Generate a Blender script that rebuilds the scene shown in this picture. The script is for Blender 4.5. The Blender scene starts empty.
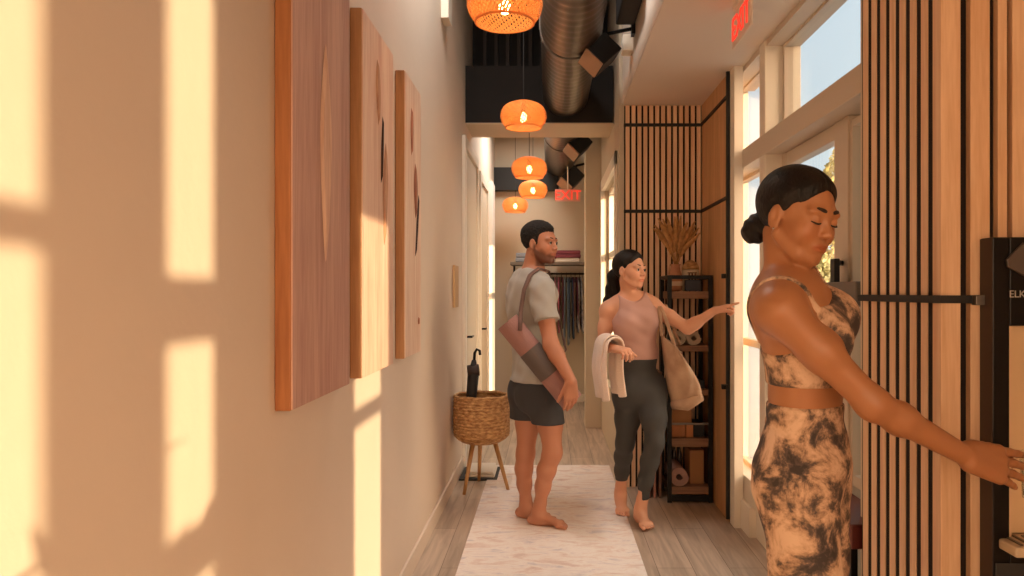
import bpy, math, random
import numpy as np
from mathutils import Vector, Matrix, noise
C = bpy.context.scene.collection
F = 750.0; VX = 549.0; VY = 292.0; EYE = 1.38
def P(px, py, Y):
    return np.array([(px-VX)*Y/F, Y, EYE+(VY-py)*Y/F])
def lin(c):
    c = c/255.0
    return c/12.92 if c <= .04045 else ((c+.055)/1.055)**2.4
def rgb(r, g, b): return (lin(r), lin(g), lin(b), 1.0)
# ------------------------------------------------------------------ materials
def new_mat(name):
    m = bpy.data.materials.new(name); m.use_nodes = True
    nt = m.node_tree; b = nt.nodes['Principled BSDF']
    return m, nt, b
def mat(name, col, rough=.6, metal=0, bump=0, bscale=60, var=0, vscale=6, stretch=(1,1,1), col2=None, spec=.5, trans=0, emis=None, estr=0, sheen=0, sss=0):
    m, nt, b = new_mat(name)
    b.inputs['Base Color'].default_value = col
    b.inputs['Roughness'].default_value = rough; b.inputs['Metallic'].default_value = metal
    b.inputs['Specular IOR Level'].default_value = spec
    if sheen: b.inputs['Sheen Weight'].default_value = sheen
    if sss:
        b.inputs['Subsurface Weight'].default_value = sss
        b.inputs['Subsurface Radius'].default_value = (.02,.008,.004)
    if trans: b.inputs['Transmission Weight'].default_value = trans
    if emis: b.inputs['Emission Color'].default_value = emis; b.inputs['Emission Strength'].default_value = estr
    if var or bump or col2:
        tc = nt.nodes.new('ShaderNodeTexCoord'); mp = nt.nodes.new('ShaderNodeMapping')
        mp.inputs['Scale'].default_value = stretch
        nt.links.new(tc.outputs['Object'], mp.inputs['Vector'])
    if var or col2:
        n = nt.nodes.new('ShaderNodeTexNoise'); n.inputs['Scale'].default_value = vscale; n.inputs['Detail'].default_value = 5
        nt.links.new(mp.outputs[0], n.inputs['Vector'])
        r = nt.nodes.new('ShaderNodeValToRGB')
        c2 = col2 or tuple(x*(1-var) for x in col[:3])+(1,)
        r.color_ramp.elements[0].color = c2; r.color_ramp.elements[0].position = .35
        r.color_ramp.elements[1].color = col; r.color_ramp.elements[1].position = .65
        nt.links.new(n.outputs['Fac'], r.inputs[0]); nt.links.new(r.outputs[0], b.inputs['Base Color'])
    if bump:
        n2 = nt.nodes.new('ShaderNodeTexNoise'); n2.inputs['Scale'].default_value = bscale; n2.inputs['Detail'].default_value = 4
        nt.links.new(mp.outputs[0], n2.inputs['Vector'])
        bp = nt.nodes.new('ShaderNodeBump'); bp.inputs['Strength'].default_value = bump; bp.inputs['Distance'].default_value = .01
        nt.links.new(n2.outputs['Fac'], bp.inputs['Height']); nt.links.new(bp.outputs[0], b.inputs['Normal'])
    return m
def wood(name, c1, c2, rough=.5, axis='Z', scale=1.0, fine=1.0):
    m, nt, b = new_mat(name); b.inputs['Roughness'].default_value = rough
    tc = nt.nodes.new('ShaderNodeTexCoord'); mp = nt.nodes.new('ShaderNodeMapping')
    s = {'X': (.6,9,9), 'Y': (9,.6,9), 'Z': (9,9,.6)}[axis]
    mp.inputs['Scale'].default_value = tuple(v*scale for v in s)
    nt.links.new(tc.outputs['Object'], mp.inputs['Vector'])
    n = nt.nodes.new('ShaderNodeTexNoise'); n.inputs['Scale'].default_value = 1.6; n.inputs['Detail'].default_value = 7; n.inputs['Distortion'].default_value = 1.2
    nt.links.new(mp.outputs[0], n.inputs['Vector'])
    n2 = nt.nodes.new('ShaderNodeTexNoise'); n2.inputs['Scale'].default_value = 14*fine; n2.inputs['Detail'].default_value = 3
    nt.links.new(mp.outputs[0], n2.inputs['Vector'])
    mx = nt.nodes.new('ShaderNodeMath'); mx.operation = 'MULTIPLY_ADD'; mx.inputs[1].default_value = .35
    nt.links.new(n2.outputs['Fac'], mx.inputs[0])
    ml = nt.nodes.new('ShaderNodeMath'); ml.operation = 'MULTIPLY'; ml.inputs[1].default_value = .7
    nt.links.new(n.outputs['Fac'], ml.inputs[0]); nt.links.new(ml.outputs[0], mx.inputs[2])
    r = nt.nodes.new('ShaderNodeValToRGB')
    r.color_ramp.elements[0].color = c2; r.color_ramp.elements[0].position = .38
    r.color_ramp.elements[1].color = c1; r.color_ramp.elements[1].position = .66
    nt.links.new(mx.outputs[0], r.inputs[0]); nt.links.new(r.outputs[0], b.inputs['Base Color'])
    bp = nt.nodes.new('ShaderNodeBump'); bp.inputs['Strength'].default_value = .15; bp.inputs['Distance'].default_value = .004
    nt.links.new(mx.outputs[0], bp.inputs['Height']); nt.links.new(bp.outputs[0], b.inputs['Normal'])
    return m
M = {}
M['plaster'] = mat('warm_plaster', rgb(222,205,187), .85, bump=.12, bscale=25, var=.04, vscale=2)
M['soffit'] = mat('soffit_paint', rgb(226,212,198), .85, bump=.08, bscale=40)
M['greywall'] = mat('far_wall_paint', rgb(205,190,168), .85, bump=.08, bscale=30)
M['white_trim'] = mat('white_trim', rgb(232,222,206), .5, bump=.03)
M['frame'] = mat('window_frame_paint', rgb(205,190,172), .45, bump=.03)
M['black'] = mat('matt_black', rgb(20,17,16), .6, bump=.05)
M['black_metal'] = mat('black_metal', rgb(26,23,22), .38, .6, bump=.03)
M['dark_ceiling'] = mat('dark_ceiling', rgb(26,20,17), .8, var=.3, bump=.1)
M['slat'] = wood('slat_oak', rgb(240,204,168), rgb(218,174,134), .45, 'Z', 1.0)
M['oak_panel'] = wood('oak_panel', rgb(214,168,120), rgb(184,138,94), .45, 'Z', .8)
M['slat_back'] = mat('slat_felt', rgb(30,19,15), .95, bump=.1)
M['steel'] = mat('duct_steel', rgb(120,112,106), .42, 1.0, bump=.05, bscale=12)
M['grey_metal'] = mat('grey_metal', rgb(120,112,106), .4, .7, bump=.02)
M['chrome'] = mat('chrome', rgb(200,195,190), .15, 1.0)
M['rattan'] = mat('rattan_weave', rgb(212,166,110), .7, bump=.6, bscale=90, col2=rgb(156,108,64), vscale=30, stretch=(1,1,2.5))
M['leg_wood'] = wood('leg_wood', rgb(196,150,96), rgb(160,112,64), .5, 'Z')
M['leather'] = mat('dark_strap', rgb(58,44,40), .6, bump=.1)
def glass_mat(name, tint=(.97,.985,.98,1), f=.06):
    m = bpy.data.materials.new(name); m.use_nodes = True; nt = m.node_tree; nt.nodes.clear()
    o = nt.nodes.new('ShaderNodeOutputMaterial'); t = nt.nodes.new('ShaderNodeBsdfTransparent'); t.inputs[0].default_value = tint
    g = nt.nodes.new('ShaderNodeBsdfGlossy'); g.inputs['Roughness'].default_value = .02
    lw = nt.nodes.new('ShaderNodeLayerWeight'); lw.inputs[0].default_value = .5
    pw = nt.nodes.new('ShaderNodeMath'); pw.operation = 'POWER'; pw.inputs[1].default_value = 5; nt.links.new(lw.outputs['Facing'], pw.inputs[0])
    fr = nt.nodes.new('ShaderNodeMath'); fr.operation = 'MULTIPLY_ADD'; fr.inputs[1].default_value = .6; fr.inputs[2].default_value = .03; nt.links.new(pw.outputs[0], fr.inputs[0])
    mx = nt.nodes.new('ShaderNodeMixShader')
    nt.links.new(fr.outputs[0], mx.inputs[0]); nt.links.new(t.outputs[0], mx.inputs[1]); nt.links.new(g.outputs[0], mx.inputs[2])
    nt.links.new(mx.outputs[0], o.inputs[0]); return m
M['glass'] = glass_mat('window_glass')
# ------------------------------------------------------------------ objects
def empty(name, loc, label=None, cat=None, group=None):
    o = bpy.data.objects.new(name, None); C.objects.link(o); o.location = Vector(loc); o.empty_display_size = .05
    if label: o['label'] = label
    if cat: o['category'] = cat
    if group: o['group'] = group
    return o
def tag(o, label, cat, group=None, kind=None):
    o['label'] = label; o['category'] = cat
    if group: o['group'] = group
    if kind: o['kind'] = kind
    return o
class MB:
    """collects world-space geometry for ONE mesh object"""
    def __init__(s): s.v = []; s.f = []; s.m = []
    def add(s, v, f, mi=0):
        n = len(s.v); s.v += [tuple(float(c) for c in p) for p in v]
        s.f += [tuple(int(i)+n for i in q) for q in f]; s.m += [mi]*len(f); return s
    def box(s, x0, x1, y0, y1, z0, z1, mi=0):
        v = [(x,y,z) for x in (x0,x1) for y in (y0,y1) for z in (z0,z1)]
        return s.add(v, [(0,1,3,2),(4,6,7,5),(0,4,5,1),(2,3,7,6),(0,2,6,4),(1,5,7,3)], mi)
    def obox(s, c, ax, ay, az, mi=0):
        c = np.array(c, float); ax, ay, az = map(lambda q: np.array(q, float), (ax,ay,az))
        v = [c+i*ax+j*ay+k*az for i in (-1,1) for j in (-1,1) for k in (-1,1)]
        return s.add(v, [(0,1,3,2),(4,6,7,5),(0,4,5,1),(2,3,7,6),(0,2,6,4),(1,5,7,3)], mi)
    def tube(s, pts, r, n=10, flat=None, cap=True, mi=0):
        pts = [np.array(p, float) for p in pts]; rs = r if hasattr(r, '__len__') else [r]*len(pts)
        V = []; up = None
        for i, p in enumerate(pts):
            t = pts[min(i+1,len(pts)-1)]-pts[max(i-1,0)]; t = t/(np.linalg.norm(t)+1e-9)
            if up is None:
                up = np.array([0,0,1.]) if abs(t[2]) < .9 else np.array([0,1.,0])
                if flat is not None: up = np.array(flat, float)
            a = np.cross(t, up); a /= np.linalg.norm(a)+1e-9; b = np.cross(a, t); up = b
            fl = .35 if flat is not None else 1
            for k in range(n):
                th = 2*math.pi*k/n; V.append(p+rs[i]*(math.cos(th)*a+fl*math.sin(th)*b))
        Fc = [(i*n+k, i*n+(k+1)%n, (i+1)*n+(k+1)%n, (i+1)*n+k) for i in range(len(pts)-1) for k in range(n)]
        if cap: Fc += [tuple(range(n))[::-1], tuple((len(pts)-1)*n+k for k in range(n))]
        return s.add(V, Fc, mi)
    def lathe(s, c, prof, n=24, ax=None, mi=0, cap=True):
        c = np.array(c, float); ax = np.array(ax if ax is not None else (0,0,1), float); ax /= np.linalg.norm(ax)
        u = np.cross(ax, (0,1,0) if abs(ax[1]) < .9 else (1,0,0)); u /= np.linalg.norm(u); w = np.cross(ax, u)
        V = [c+ax*h+r*(math.cos(2*math.pi*k/n)*u+math.sin(2*math.pi*k/n)*w) for r, h in prof for k in range(n)]
        Fc = [(i*n+k, i*n+(k+1)%n, (i+1)*n+(k+1)%n, (i+1)*n+k) for i in range(len(prof)-1) for k in range(n)]
        if cap: Fc += [tuple(range(n))[::-1], tuple((len(prof)-1)*n+k for k in range(n))]
        return s.add(V, Fc, mi)
    def grid(s, fn, nu, nv, mi=0):
        V = [fn(i/nu, j/nv) for i in range(nu+1) for j in range(nv+1)]
        Fc = [(i*(nv+1)+j, (i+1)*(nv+1)+j, (i+1)*(nv+1)+j+1, i*(nv+1)+j+1) for i in range(nu) for j in range(nv)]
        return s.add(V, Fc, mi)
    def build(s, name, mats, parent=None, smooth=False, bevel=0, solid=0, sub=0):
        me = bpy.data.meshes.new(name)
        off = np.array(parent.location if parent and parent.type == 'EMPTY' else (0,0,0))
        if parent and parent.parent: off = np.array(parent.parent.location)
        me.from_pydata([tuple(np.array(p)-off) for p in s.v], [], s.f)
        mats = mats if isinstance(mats, (list, tuple)) else [mats]
        for q in mats: me.materials.append(q)
        if len(mats) > 1: me.polygons.foreach_set('material_index', s.m)
        me.update(); me.validate()
        import bmesh
        bm = bmesh.new(); bm.from_mesh(me); bmesh.ops.recalc_face_normals(bm, faces=bm.faces); bm.to_mesh(me); bm.free()
        if smooth: me.polygons.foreach_set('use_smooth', [True]*len(me.polygons))
        o = bpy.data.objects.new(name, me); C.objects.link(o)
        if parent: o.parent = parent
        if solid:
            md = o.modifiers.new('s','SOLIDIFY'); md.thickness = solid; md.offset = 0
        if bevel:
            md = o.modifiers.new('b','BEVEL'); md.width = bevel; md.segments = 2; md.limit_method = 'ANGLE'
        if sub:
            md = o.modifiers.new('u','SUBSURF'); md.levels = sub; md.render_levels = sub
        return o
def struct(o): o['kind'] = 'structure'; return o
def copy_tree(o, parent=None):
    c = o.copy(); C.objects.link(c)
    if parent: c.parent = parent
    for ch in list(o.children): copy_tree(ch, c)
    return c
# ------------------------------------------------------------------ implicit surfaces for figures
def smin(a, b, k):
    h = np.clip(.5+.5*(b-a)/k, 0, 1); return b*(1-h)+a*h-k*h*(1-h)
def A(*v): return np.array(v, float)
def rc(a, b, ra, rb, k=.02): return ('c', np.array(a,float), np.array(b,float), ra, rb, k)
def el(c, r, R=None, k=.02, sub=False): return ('e', np.array(c,float), np.array(r,float), np.eye(3) if R is None else np.array(R,float), sub, k)
def chain(pts, rs, k=.02): return [rc(pts[i], pts[i+1], rs[i], rs[i+1], k) for i in range(len(pts)-1)]
class Field:
    def __init__(s, lo, hi, h):
        s.lo = np.array(lo,float); s.h = h
        s.n = np.ceil((np.array(hi)-s.lo)/h).astype(int)+1
        s.d = np.full(tuple(s.n), 1.0, np.float32)
        s.ax = [(s.lo[i]+h*np.arange(s.n[i])).astype(np.float32) for i in range(3)]
    def sl(s, lo, hi):
        i0 = np.clip(np.floor((lo-s.lo)/s.h).astype(int), 0, s.n); i1 = np.clip(np.ceil((hi-s.lo)/s.h).astype(int)+1, 0, s.n)
        return i0, i1
    def add(s, prims):
        for p in prims:
            k = p[-1]; pad = .035+k
            if p[0] == 'c':
                _, a, b, ra, rb, _ = p; r = max(ra, rb)
                lo = np.minimum(a,b)-r-pad; hi = np.maximum(a,b)+r+pad
            else:
                _, c, r, R, sub, _ = p; e = np.abs(R)@r; lo = c-e-pad; hi = c+e+pad
            i0, i1 = s.sl(lo, hi)
            if (i1 <= i0).any(): continue
            X = s.ax[0][i0[0]:i1[0],None,None]; Y = s.ax[1][None,i0[1]:i1[1],None]; Z = s.ax[2][None,None,i0[2]:i1[2]]
            if p[0] == 'c':
                ab = b-a; L2 = float(ab@ab)+1e-12
                t = np.clip(((X-a[0])*ab[0]+(Y-a[1])*ab[1]+(Z-a[2])*ab[2])/L2, 0, 1)
                d = np.sqrt((X-a[0]-t*ab[0])**2+(Y-a[1]-t*ab[1])**2+(Z-a[2]-t*ab[2])**2)-(ra+t*(rb-ra))
                sub = False
            else:
                q = [(X-c[0])*R[0,i]+(Y-c[1])*R[1,i]+(Z-c[2])*R[2,i] for i in range(3)]
                k0 = np.sqrt(sum((q[i]/r[i])**2 for i in range(3)))+1e-6; k1 = np.sqrt(sum((q[i]/r[i]**2)**2 for i in range(3)))+1e-6
                d = k0*(k0-1)/k1
            g = s.d[i0[0]:i1[0],i0[1]:i1[1],i0[2]:i1[2]]
            if sub: g[:] = -smin(-g, d, k)
            else: g[:] = smin(g, d, k)
        return s
    def pts(s): return np.meshgrid(*s.ax, indexing='ij')
def nets(d, lo, h):
    """surface nets: returns verts, quads"""
    neg = d < 0
    nx, ny, nz = d.shape
    cn = (nx-1, ny-1, nz-1)
    acc = {}
    idx_all = []; pos_all = []; quads = []
    for ax in range(3):
        s0 = [slice(None)]*3; s1 = [slice(None)]*3; s0[ax] = slice(0,-1); s1[ax] = slice(1,None)
        e = neg[tuple(s0)] != neg[tuple(s1)]
        I = np.argwhere(e)
        if len(I) == 0: continue
        o1, o2 = [a for a in range(3) if a != ax]
        ok = (I[:,o1] > 0)&(I[:,o2] > 0)&(I[:,o1] < d.shape[o1]-1)&(I[:,o2] < d.shape[o2]-1)
        I = I[ok]
        J = I.copy(); J[:,ax] += 1
        da = d[I[:,0],I[:,1],I[:,2]]; db = d[J[:,0],J[:,1],J[:,2]]
        t = da/(da-db)
        p = I.astype(np.float64); p[:,ax] += t
        cells = []
        for u, w in ((-1,-1),(0,-1),(0,0),(-1,0)):
            cc = I.copy(); cc[:,o1] += u; cc[:,o2] += w
            ci = (cc[:,0]*cn[1]+cc[:,1])*cn[2]+cc[:,2]
            cells.append(ci); idx_all.append(ci); pos_all.append(p)
        q = np.stack(cells, 1)
        flip = (da < 0) if ax != 1 else (da >= 0)
        q[~flip] = q[~flip][:,::-1]
        quads.append(q)
    idx = np.concatenate(idx_all); pos = np.concatenate(pos_all); quads = np.concatenate(quads)
    u, inv = np.unique(idx, return_inverse=True)
    cnt = np.bincount(inv); V = np.stack([np.bincount(inv, pos[:,i])/cnt for i in range(3)], 1)
    Q = np.searchsorted(u, quads)
    return V*h+np.array(lo), Q
def relax(V, Q, it=2, f=.5):
    for _ in range(it):
        S = np.zeros_like(V); n = np.zeros(len(V))
        for a, b in ((0,1),(1,2),(2,3),(3,0)):
            for i, j in ((a,b),(b,a)):
                for c in range(3): S[:,c] += np.bincount(Q[:,i], V[Q[:,j],c], len(V))
                n += np.bincount(Q[:,i], minlength=len(V))
        V = V*(1-f)+f*S/n[:,None]
    return V
def mesh_np(name, V, Q, mats, parent, colors=None):
    me = bpy.data.meshes.new(name); off = np.array(parent.location)
    me.vertices.add(len(V)); me.vertices.foreach_set('co', (V-off).astype(np.float32).ravel())
    me.loops.add(Q.size); me.polygons.add(len(Q))
    me.loops.foreach_set('vertex_index', Q.astype(np.int32).ravel())
    me.polygons.foreach_set('loop_start', np.arange(0, Q.size, 4, dtype=np.int32))
    me.materials.append(mats); me.update(calc_edges=True); me.validate()
    me.polygons.foreach_set('use_smooth', [True]*len(me.polygons))
    if colors is not None:
        at = me.color_attributes.new('Tone', 'FLOAT_COLOR', 'POINT')
        at.data.foreach_set('color', np.concatenate([colors, np.ones((len(V),1))],1).astype(np.float32).ravel())
    o = bpy.data.objects.new(name, me); C.objects.link(o); o.parent = parent
    return o
def frame_R(fwd, pitch=0, roll=0):
    """columns: right, forward, up; pitch>0 looks down"""
    f = np.array([fwd[0], fwd[1], 0.]); f /= np.linalg.norm(f); up = A(0,0,1)
    r = np.cross(f, up)
    cp, sp = math.cos(pitch), math.sin(pitch)
    f2 = f*cp-up*sp; u2 = up*cp+f*sp
    cr, sr = math.cos(roll), math.sin(roll)
    r3 = r*cr-u2*sr; u3 = u2*cr+r*sr
    return np.stack([r3, f2, u3], 1)
def rotv(v, ax, a):
    return np.array(Matrix.Rotation(a, 3, Vector(ax)) @ Vector(v))
def hand_prims(w, d, n, s, curls, L=1.0, spread=.1, thumb=.6, tcurl=.4):
    """w wrist, d direction to knuckles, n palm-facing normal, s direction of thumb side"""
    d = np.array(d,float); d /= np.linalg.norm(d); n = np.array(n,float); n -= d*(n@d); n /= np.linalg.norm(n)
    s = np.array(s,float); s -= d*(s@d)+n*(s@n); s /= np.linalg.norm(s); w = np.array(w, float)
    out = []
    offs = [.029,.010,-.010,-.028]; lens = [.070,.078,.073,.057]; kn = [.086,.090,.086,.079]; rr = [.0095,.0098,.0092,.0082]
    axis = np.cross(d, n)
    for i in range(4):
        k = w+d*kn[i]*L+s*offs[i]*L
        out.append(rc(w+s*offs[i]*.55*L+d*.01, k, .0165*L, .0125*L, .012))
        a = 0; p = k; dd = rotv(d, n, 0); dd = d+s*(spread*(1.2-i*.8)*.5); dd /= np.linalg.norm(dd)
        c = curls[i]
        for j, fr in enumerate((.45,.32,.23)):
            a += c*(.9,1.1,.7)[j]
            q = rotv(dd, axis, a); p2 = p+q*lens[i]*fr*L
            r0 = rr[i]*L*(1-.1*j); out.append(rc(p, p2, r0, r0*.9, .004)); p = p2
    # thumb leaves the side of the palm near its base
    b = w+d*.022*L+s*.022*L+n*.006
    t1 = d*math.cos(thumb)+s*math.sin(thumb); t1 = t1+n*.25; t1 /= np.linalg.norm(t1)
    p1 = b+t1*.042*L; t2 = rotv(t1, axis, tcurl*.6); t2 = t2+d*.3; t2 /= np.linalg.norm(t2)
    p2 = p1+t2*.032*L; p3 = p2+(t2+n*.2)*.024*L
    out += [rc(b, p1, .015*L, .0115*L, .01), rc(p1, p2, .0112*L, .0102*L, .004), rc(p2, p3, .0102*L, .008*L, .004)]
    return out
def foot_prims(ankle, d, L=.24, heelz=0.0, pitch=0.0, bigside=1):
    """bare foot resting on z=heelz, d = pointing direction, bigside = +1 when the big toe is on the right of d"""
    d = np.array([d[0], d[1], 0.]); d /= np.linalg.norm(d); r = np.cross(d, (0,0,1)); up = A(0,0,1)
    if pitch:
        c, s = math.cos(pitch), math.sin(pitch); d, up = d*c-up*s, up*c+d*s
    heel = A(ankle[0], ankle[1], 0)-np.array([d[0],d[1],0])*.045; heel[2] = heelz+.028
    if pitch: heel[2] = heelz+.028+math.sin(pitch)*L*.75
    ball = heel+d*(L-.085); ball = ball+up*(-.008)
    out = [rc(ankle, heel+d*.045+up*.03, .033, .034, .03), rc(heel, heel+d*.06, .028, .027, .02),
           rc(heel+d*.045+up*.03, ball+up*.006+r*.012*bigside, .032, .02, .03), rc(heel+d*.03, ball-r*.022*bigside-up*.002, .025, .017, .025),
           rc(ball-r*.024*bigside, ball+r*.026*bigside, .0175, .02, .015)]
    for i, (o, l, t) in enumerate(((.031,.045,.0122),(.009,.046,.0082),(-.007,.040,.0078),(-.022,.032,.0075),(-.036,.022,.0072))):
        st = ball+r*o*bigside-up*.004
        out.append(rc(st, st+d*l-up*.004, t*1.02, t*.98, .0015))
    return out
def head_prims(H, R, sc=1.0, male=False, lidded=False):
    def T(x,y,z): return H+R@(A(x,y,z)*sc)
    def e(c, r, k=.02, sub=False, Rl=None): return el(T(*c), A(*r)*sc, R if Rl is None else R@Rl, k*sc, sub)
    def q(a, b, ra, rb, k=.01): return rc(T(*a), T(*b), ra*sc, rb*sc, k*sc)
    out = [e((0,-.014,.036),(.073,.094,.080),.01), e((0,.028,-.013),(.060,.060,.076),.03),
           e((0,.026,-.056 if not male else -.060),(.050 if male else .042,.050,.038),.03), q((-.025,.054,-.086 if not male else -.091),(.025,.054,-.086 if not male else -.091),.013,.013,.03),
           e((0,.073,-.090 if not male else -.096),(.019 if not male else .024,.016,.017),.02)]
    for s in (-1,1):
        out += [e((s*.038,.056,-.030),(.024,.026,.026),.025), e((s*.030,.076,.021),(.026,.012,.009),.018)]
        out += [q((s*.059,.0,-.048),(s*.032,.050,-.085),.013,.011,.02)]
    for s in (-1,1): out.append(e((s*.031,.099,.001),(.019,.016,.013),.012,True))
    for s in (-1,1):
        out += [e((s*.031,.0755,.0 if not lidded else -.001),(.0150,.0135,.0125),.004)]
        if lidded: out += [e((s*.031,.0765,.003),(.0155,.0135,.0115),.004)]
    out += [q((0,.080,.014),(0,.096,-.020),.0075,.0085,.014), q((0,.094,-.016),(0,.103,-.028),.0080,.0090,.008)]
    for s in (-1,1): out.append(e((s*.0115,.094,-.0315),(.0075,.0095,.0065),.006))
    out += [e((0,.077,-.060),(.027,.017,.018),.015)]
    out += [e((0,.0900,-.0568),(.0235,.0070,.0048),.004), e((0,.0885,-.0670),(.0195,.0078,.0060),.004)]
    out += [e((0,.0995,-.0616),(.026,.010,.0013),.0025,True)]
    for s in (-1,1):
        ang = .25*s; Rl = np.array([[math.cos(ang),-math.sin(ang),0],[math.sin(ang),math.cos(ang),0],[0,0,1]])
        out += [e((s*.0765,-.002,-.008),(.0065,.018,.030),.006,Rl=Rl), e((s*.0850,.003,-.004),(.0075,.009,.017),.002,True), e((s*.0735,.004,-.032),(.006,.008,.009),.006)]
    return out
def head_local(V, H, R, sc): return (V-H)@R/sc
def sstep(a, b, x):
    t = np.clip((x-a)/(b-a), 0, 1); return t*t*(3-2*t)
def tone_colors(V, H, R, sc, lip=(1.05,.62,.58), beard=0.0, brow=0, nails=None):
    L = head_local(V, H, R, sc); col = np.ones((len(V),3))
    near = np.linalg.norm(L, axis=1) < .16
    x, y, z = np.abs(L[:,0]), L[:,1], L[:,2]
    w = (1-sstep(.8,1.15,np.sqrt((x/.0275)**2+((z+.0615)/.0105)**2)))*(y > .082)*near
    col = col*(1-w[:,None])+w[:,None]*np.array(lip)
    ch = np.exp(-((x-.04)**2+(z+.03)**2)/.0005)*(y>.04)*near*.5
    col = col*(1-ch[:,None])+ch[:,None]*np.array((1.06,.86,.82))
    if beard:
        zz = np.interp(x, [0,.022,.045,.062,.075], [-.046,-.047,-.058,-.040,.0])
        b = sstep(-.004,.018, zz-z)*sstep(-.005,.012,y)*(z > -.125)*near
        b = b*(1-w)*(1-(1-sstep(.8,1.1,np.sqrt((x/.012)**2+((z+.08)/.005)**2)))*.4)
        b = b*beard; col = col*(1-b[:,None])+b[:,None]*np.array((.20,.15,.14))
    return col
def skin_mat(name, base, rough=.5):
    m, nt, b = new_mat(name)
    at = nt.nodes.new('ShaderNodeAttribute'); at.attribute_name = 'Tone'
    mx = nt.nodes.new('ShaderNodeMix'); mx.data_type = 'RGBA'; mx.blend_type = 'MULTIPLY'; mx.inputs[0].default_value = 1
    mx.inputs[6].default_value = base; nt.links.new(at.outputs['Color'], mx.inputs[7]); nt.links.new(mx.outputs[2], b.inputs['Base Color'])
    b.inputs['Roughness'].default_value = rough; b.inputs['Subsurface Weight'].default_value = .06
    b.inputs['Subsurface Radius'].default_value = (.012,.005,.003); b.inputs['Subsurface Scale'].default_value = 1
    n = nt.nodes.new('ShaderNodeTexNoise'); n.inputs['Scale'].default_value = 160; tc = nt.nodes.new('ShaderNodeTexCoord')
    nt.links.new(tc.outputs['Object'], n.inputs['Vector'])
    bp = nt.nodes.new('ShaderNodeBump'); bp.inputs['Strength'].default_value = .08; bp.inputs['Distance'].default_value = .003
    nt.links.new(n.outputs['Fac'], bp.inputs['Height']); nt.links.new(bp.outputs[0], b.inputs['Normal'])
    return m
def hair_field(H, R, sc, h, off, line, extra=None, rag=.0012, side=1.0, part=False, peak=0.0):
    """hair cap: cranium grown by off, kept above the hairline; line = [(y, z), ...] in head space"""
    lo = H-.17*sc; hi = H+.17*sc
    f = Field(lo, hi, h)
    def T(x,y,z): return H+R@(A(x,y,z)*sc)
    f.add([el(T(0,-.014,.036), A(.073,.094,.080)*sc, R, .01), el(T(0,.028,-.015), A(.060,.060,.082)*sc, R, .03*sc)])
    X, Y, Z = f.pts(); Q = np.stack([X-H[0], Y-H[1], Z-H[2]], -1)@R/sc
    ys = [p[0] for p in line]; zs = [p[1] for p in line]
    zl = np.interp(Q[...,1], ys, zs)-peak*np.abs(Q[...,0])*sstep(.03,.06,Q[...,1])
    if rag: zl = zl+rag*np.sin(Q[...,0]*400)*np.sin(Q[...,2]*300+Q[...,1]*350)
    reg = (zl-Q[...,2])*.8*sc
    oo = off*(side+(1-side)*sstep(.02,.085,Q[...,2]))
    if part: oo = oo-.006*np.exp(-(Q[...,0]/.0035)**2)*(Q[...,1] > -.02)
    f.d = (f.d-(.0022+oo*sstep(0,.030,-reg))*sc).astype(np.float32)
    f.d = (-smin(-f.d, -reg.astype(np.float32), .003)).astype(np.float32)
    if extra: f.add(extra)
    return f
def face_extras(root, H, R, sc, dark, closed=False, iris=None, browz=.0235, bt=1.0, browmat=None, white=None):
    def T(x,y,z): return H+R@(A(x,y,z)*sc)
    for s in (-1,1):
        pts = [T(s*.013,.0895,browz+.001), T(s*.022,.0885,browz+.003), T(s*.034,.084,browz+.0045), T(s*.044,.077,browz+.0015), T(s*.051,.069,browz-.004)]
        MB().tube(pts, [bt*v for v in (.0026*sc,.0038*sc,.0036*sc,.0028*sc,.0010*sc)], 8).build('eyebrow', browmat or dark, root, smooth=True)
        if closed:
            pts = [T(s*.031+s*t*.0155, .0895-.004*abs(t)**2-(.004 if t > .6 else 0), -.0065+.0035*t*t) for t in (-1,-.5,0,.5,1.1)]
            MB().tube(pts, [.0009*sc,.0018*sc,.0022*sc,.0024*sc,.0010*sc], 6).build('eyelashes', dark, root, smooth=True)
        else:
            e = MB(); c = T(s*.031,.0785,-.0005)
            e.lathe(c, [(.0001,-.012*sc),(.008*sc,-.009*sc),(.0118*sc,0),(.0100*sc,.006*sc),(.0078*sc,.0091*sc)], 16, R[:,1], 0, False)
            e.lathe(c, [(.0078*sc,.0091*sc),(.004*sc,.0117*sc),(.0001,.012*sc)], 16, R[:,1], 1, False)
            e.build('eye', [white, iris], root, smooth=True)
            pts = [T(s*.031+s*t*.015, .0905-.005*t*t, .0062-.004*t*t) for t in (-1,-.5,0,.5,1.05)]
            MB().tube(pts, [.0008*sc,.0015*sc,.0018*sc,.0018*sc,.0008*sc], 6).build('eyelashes', dark, root, smooth=True)
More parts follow.
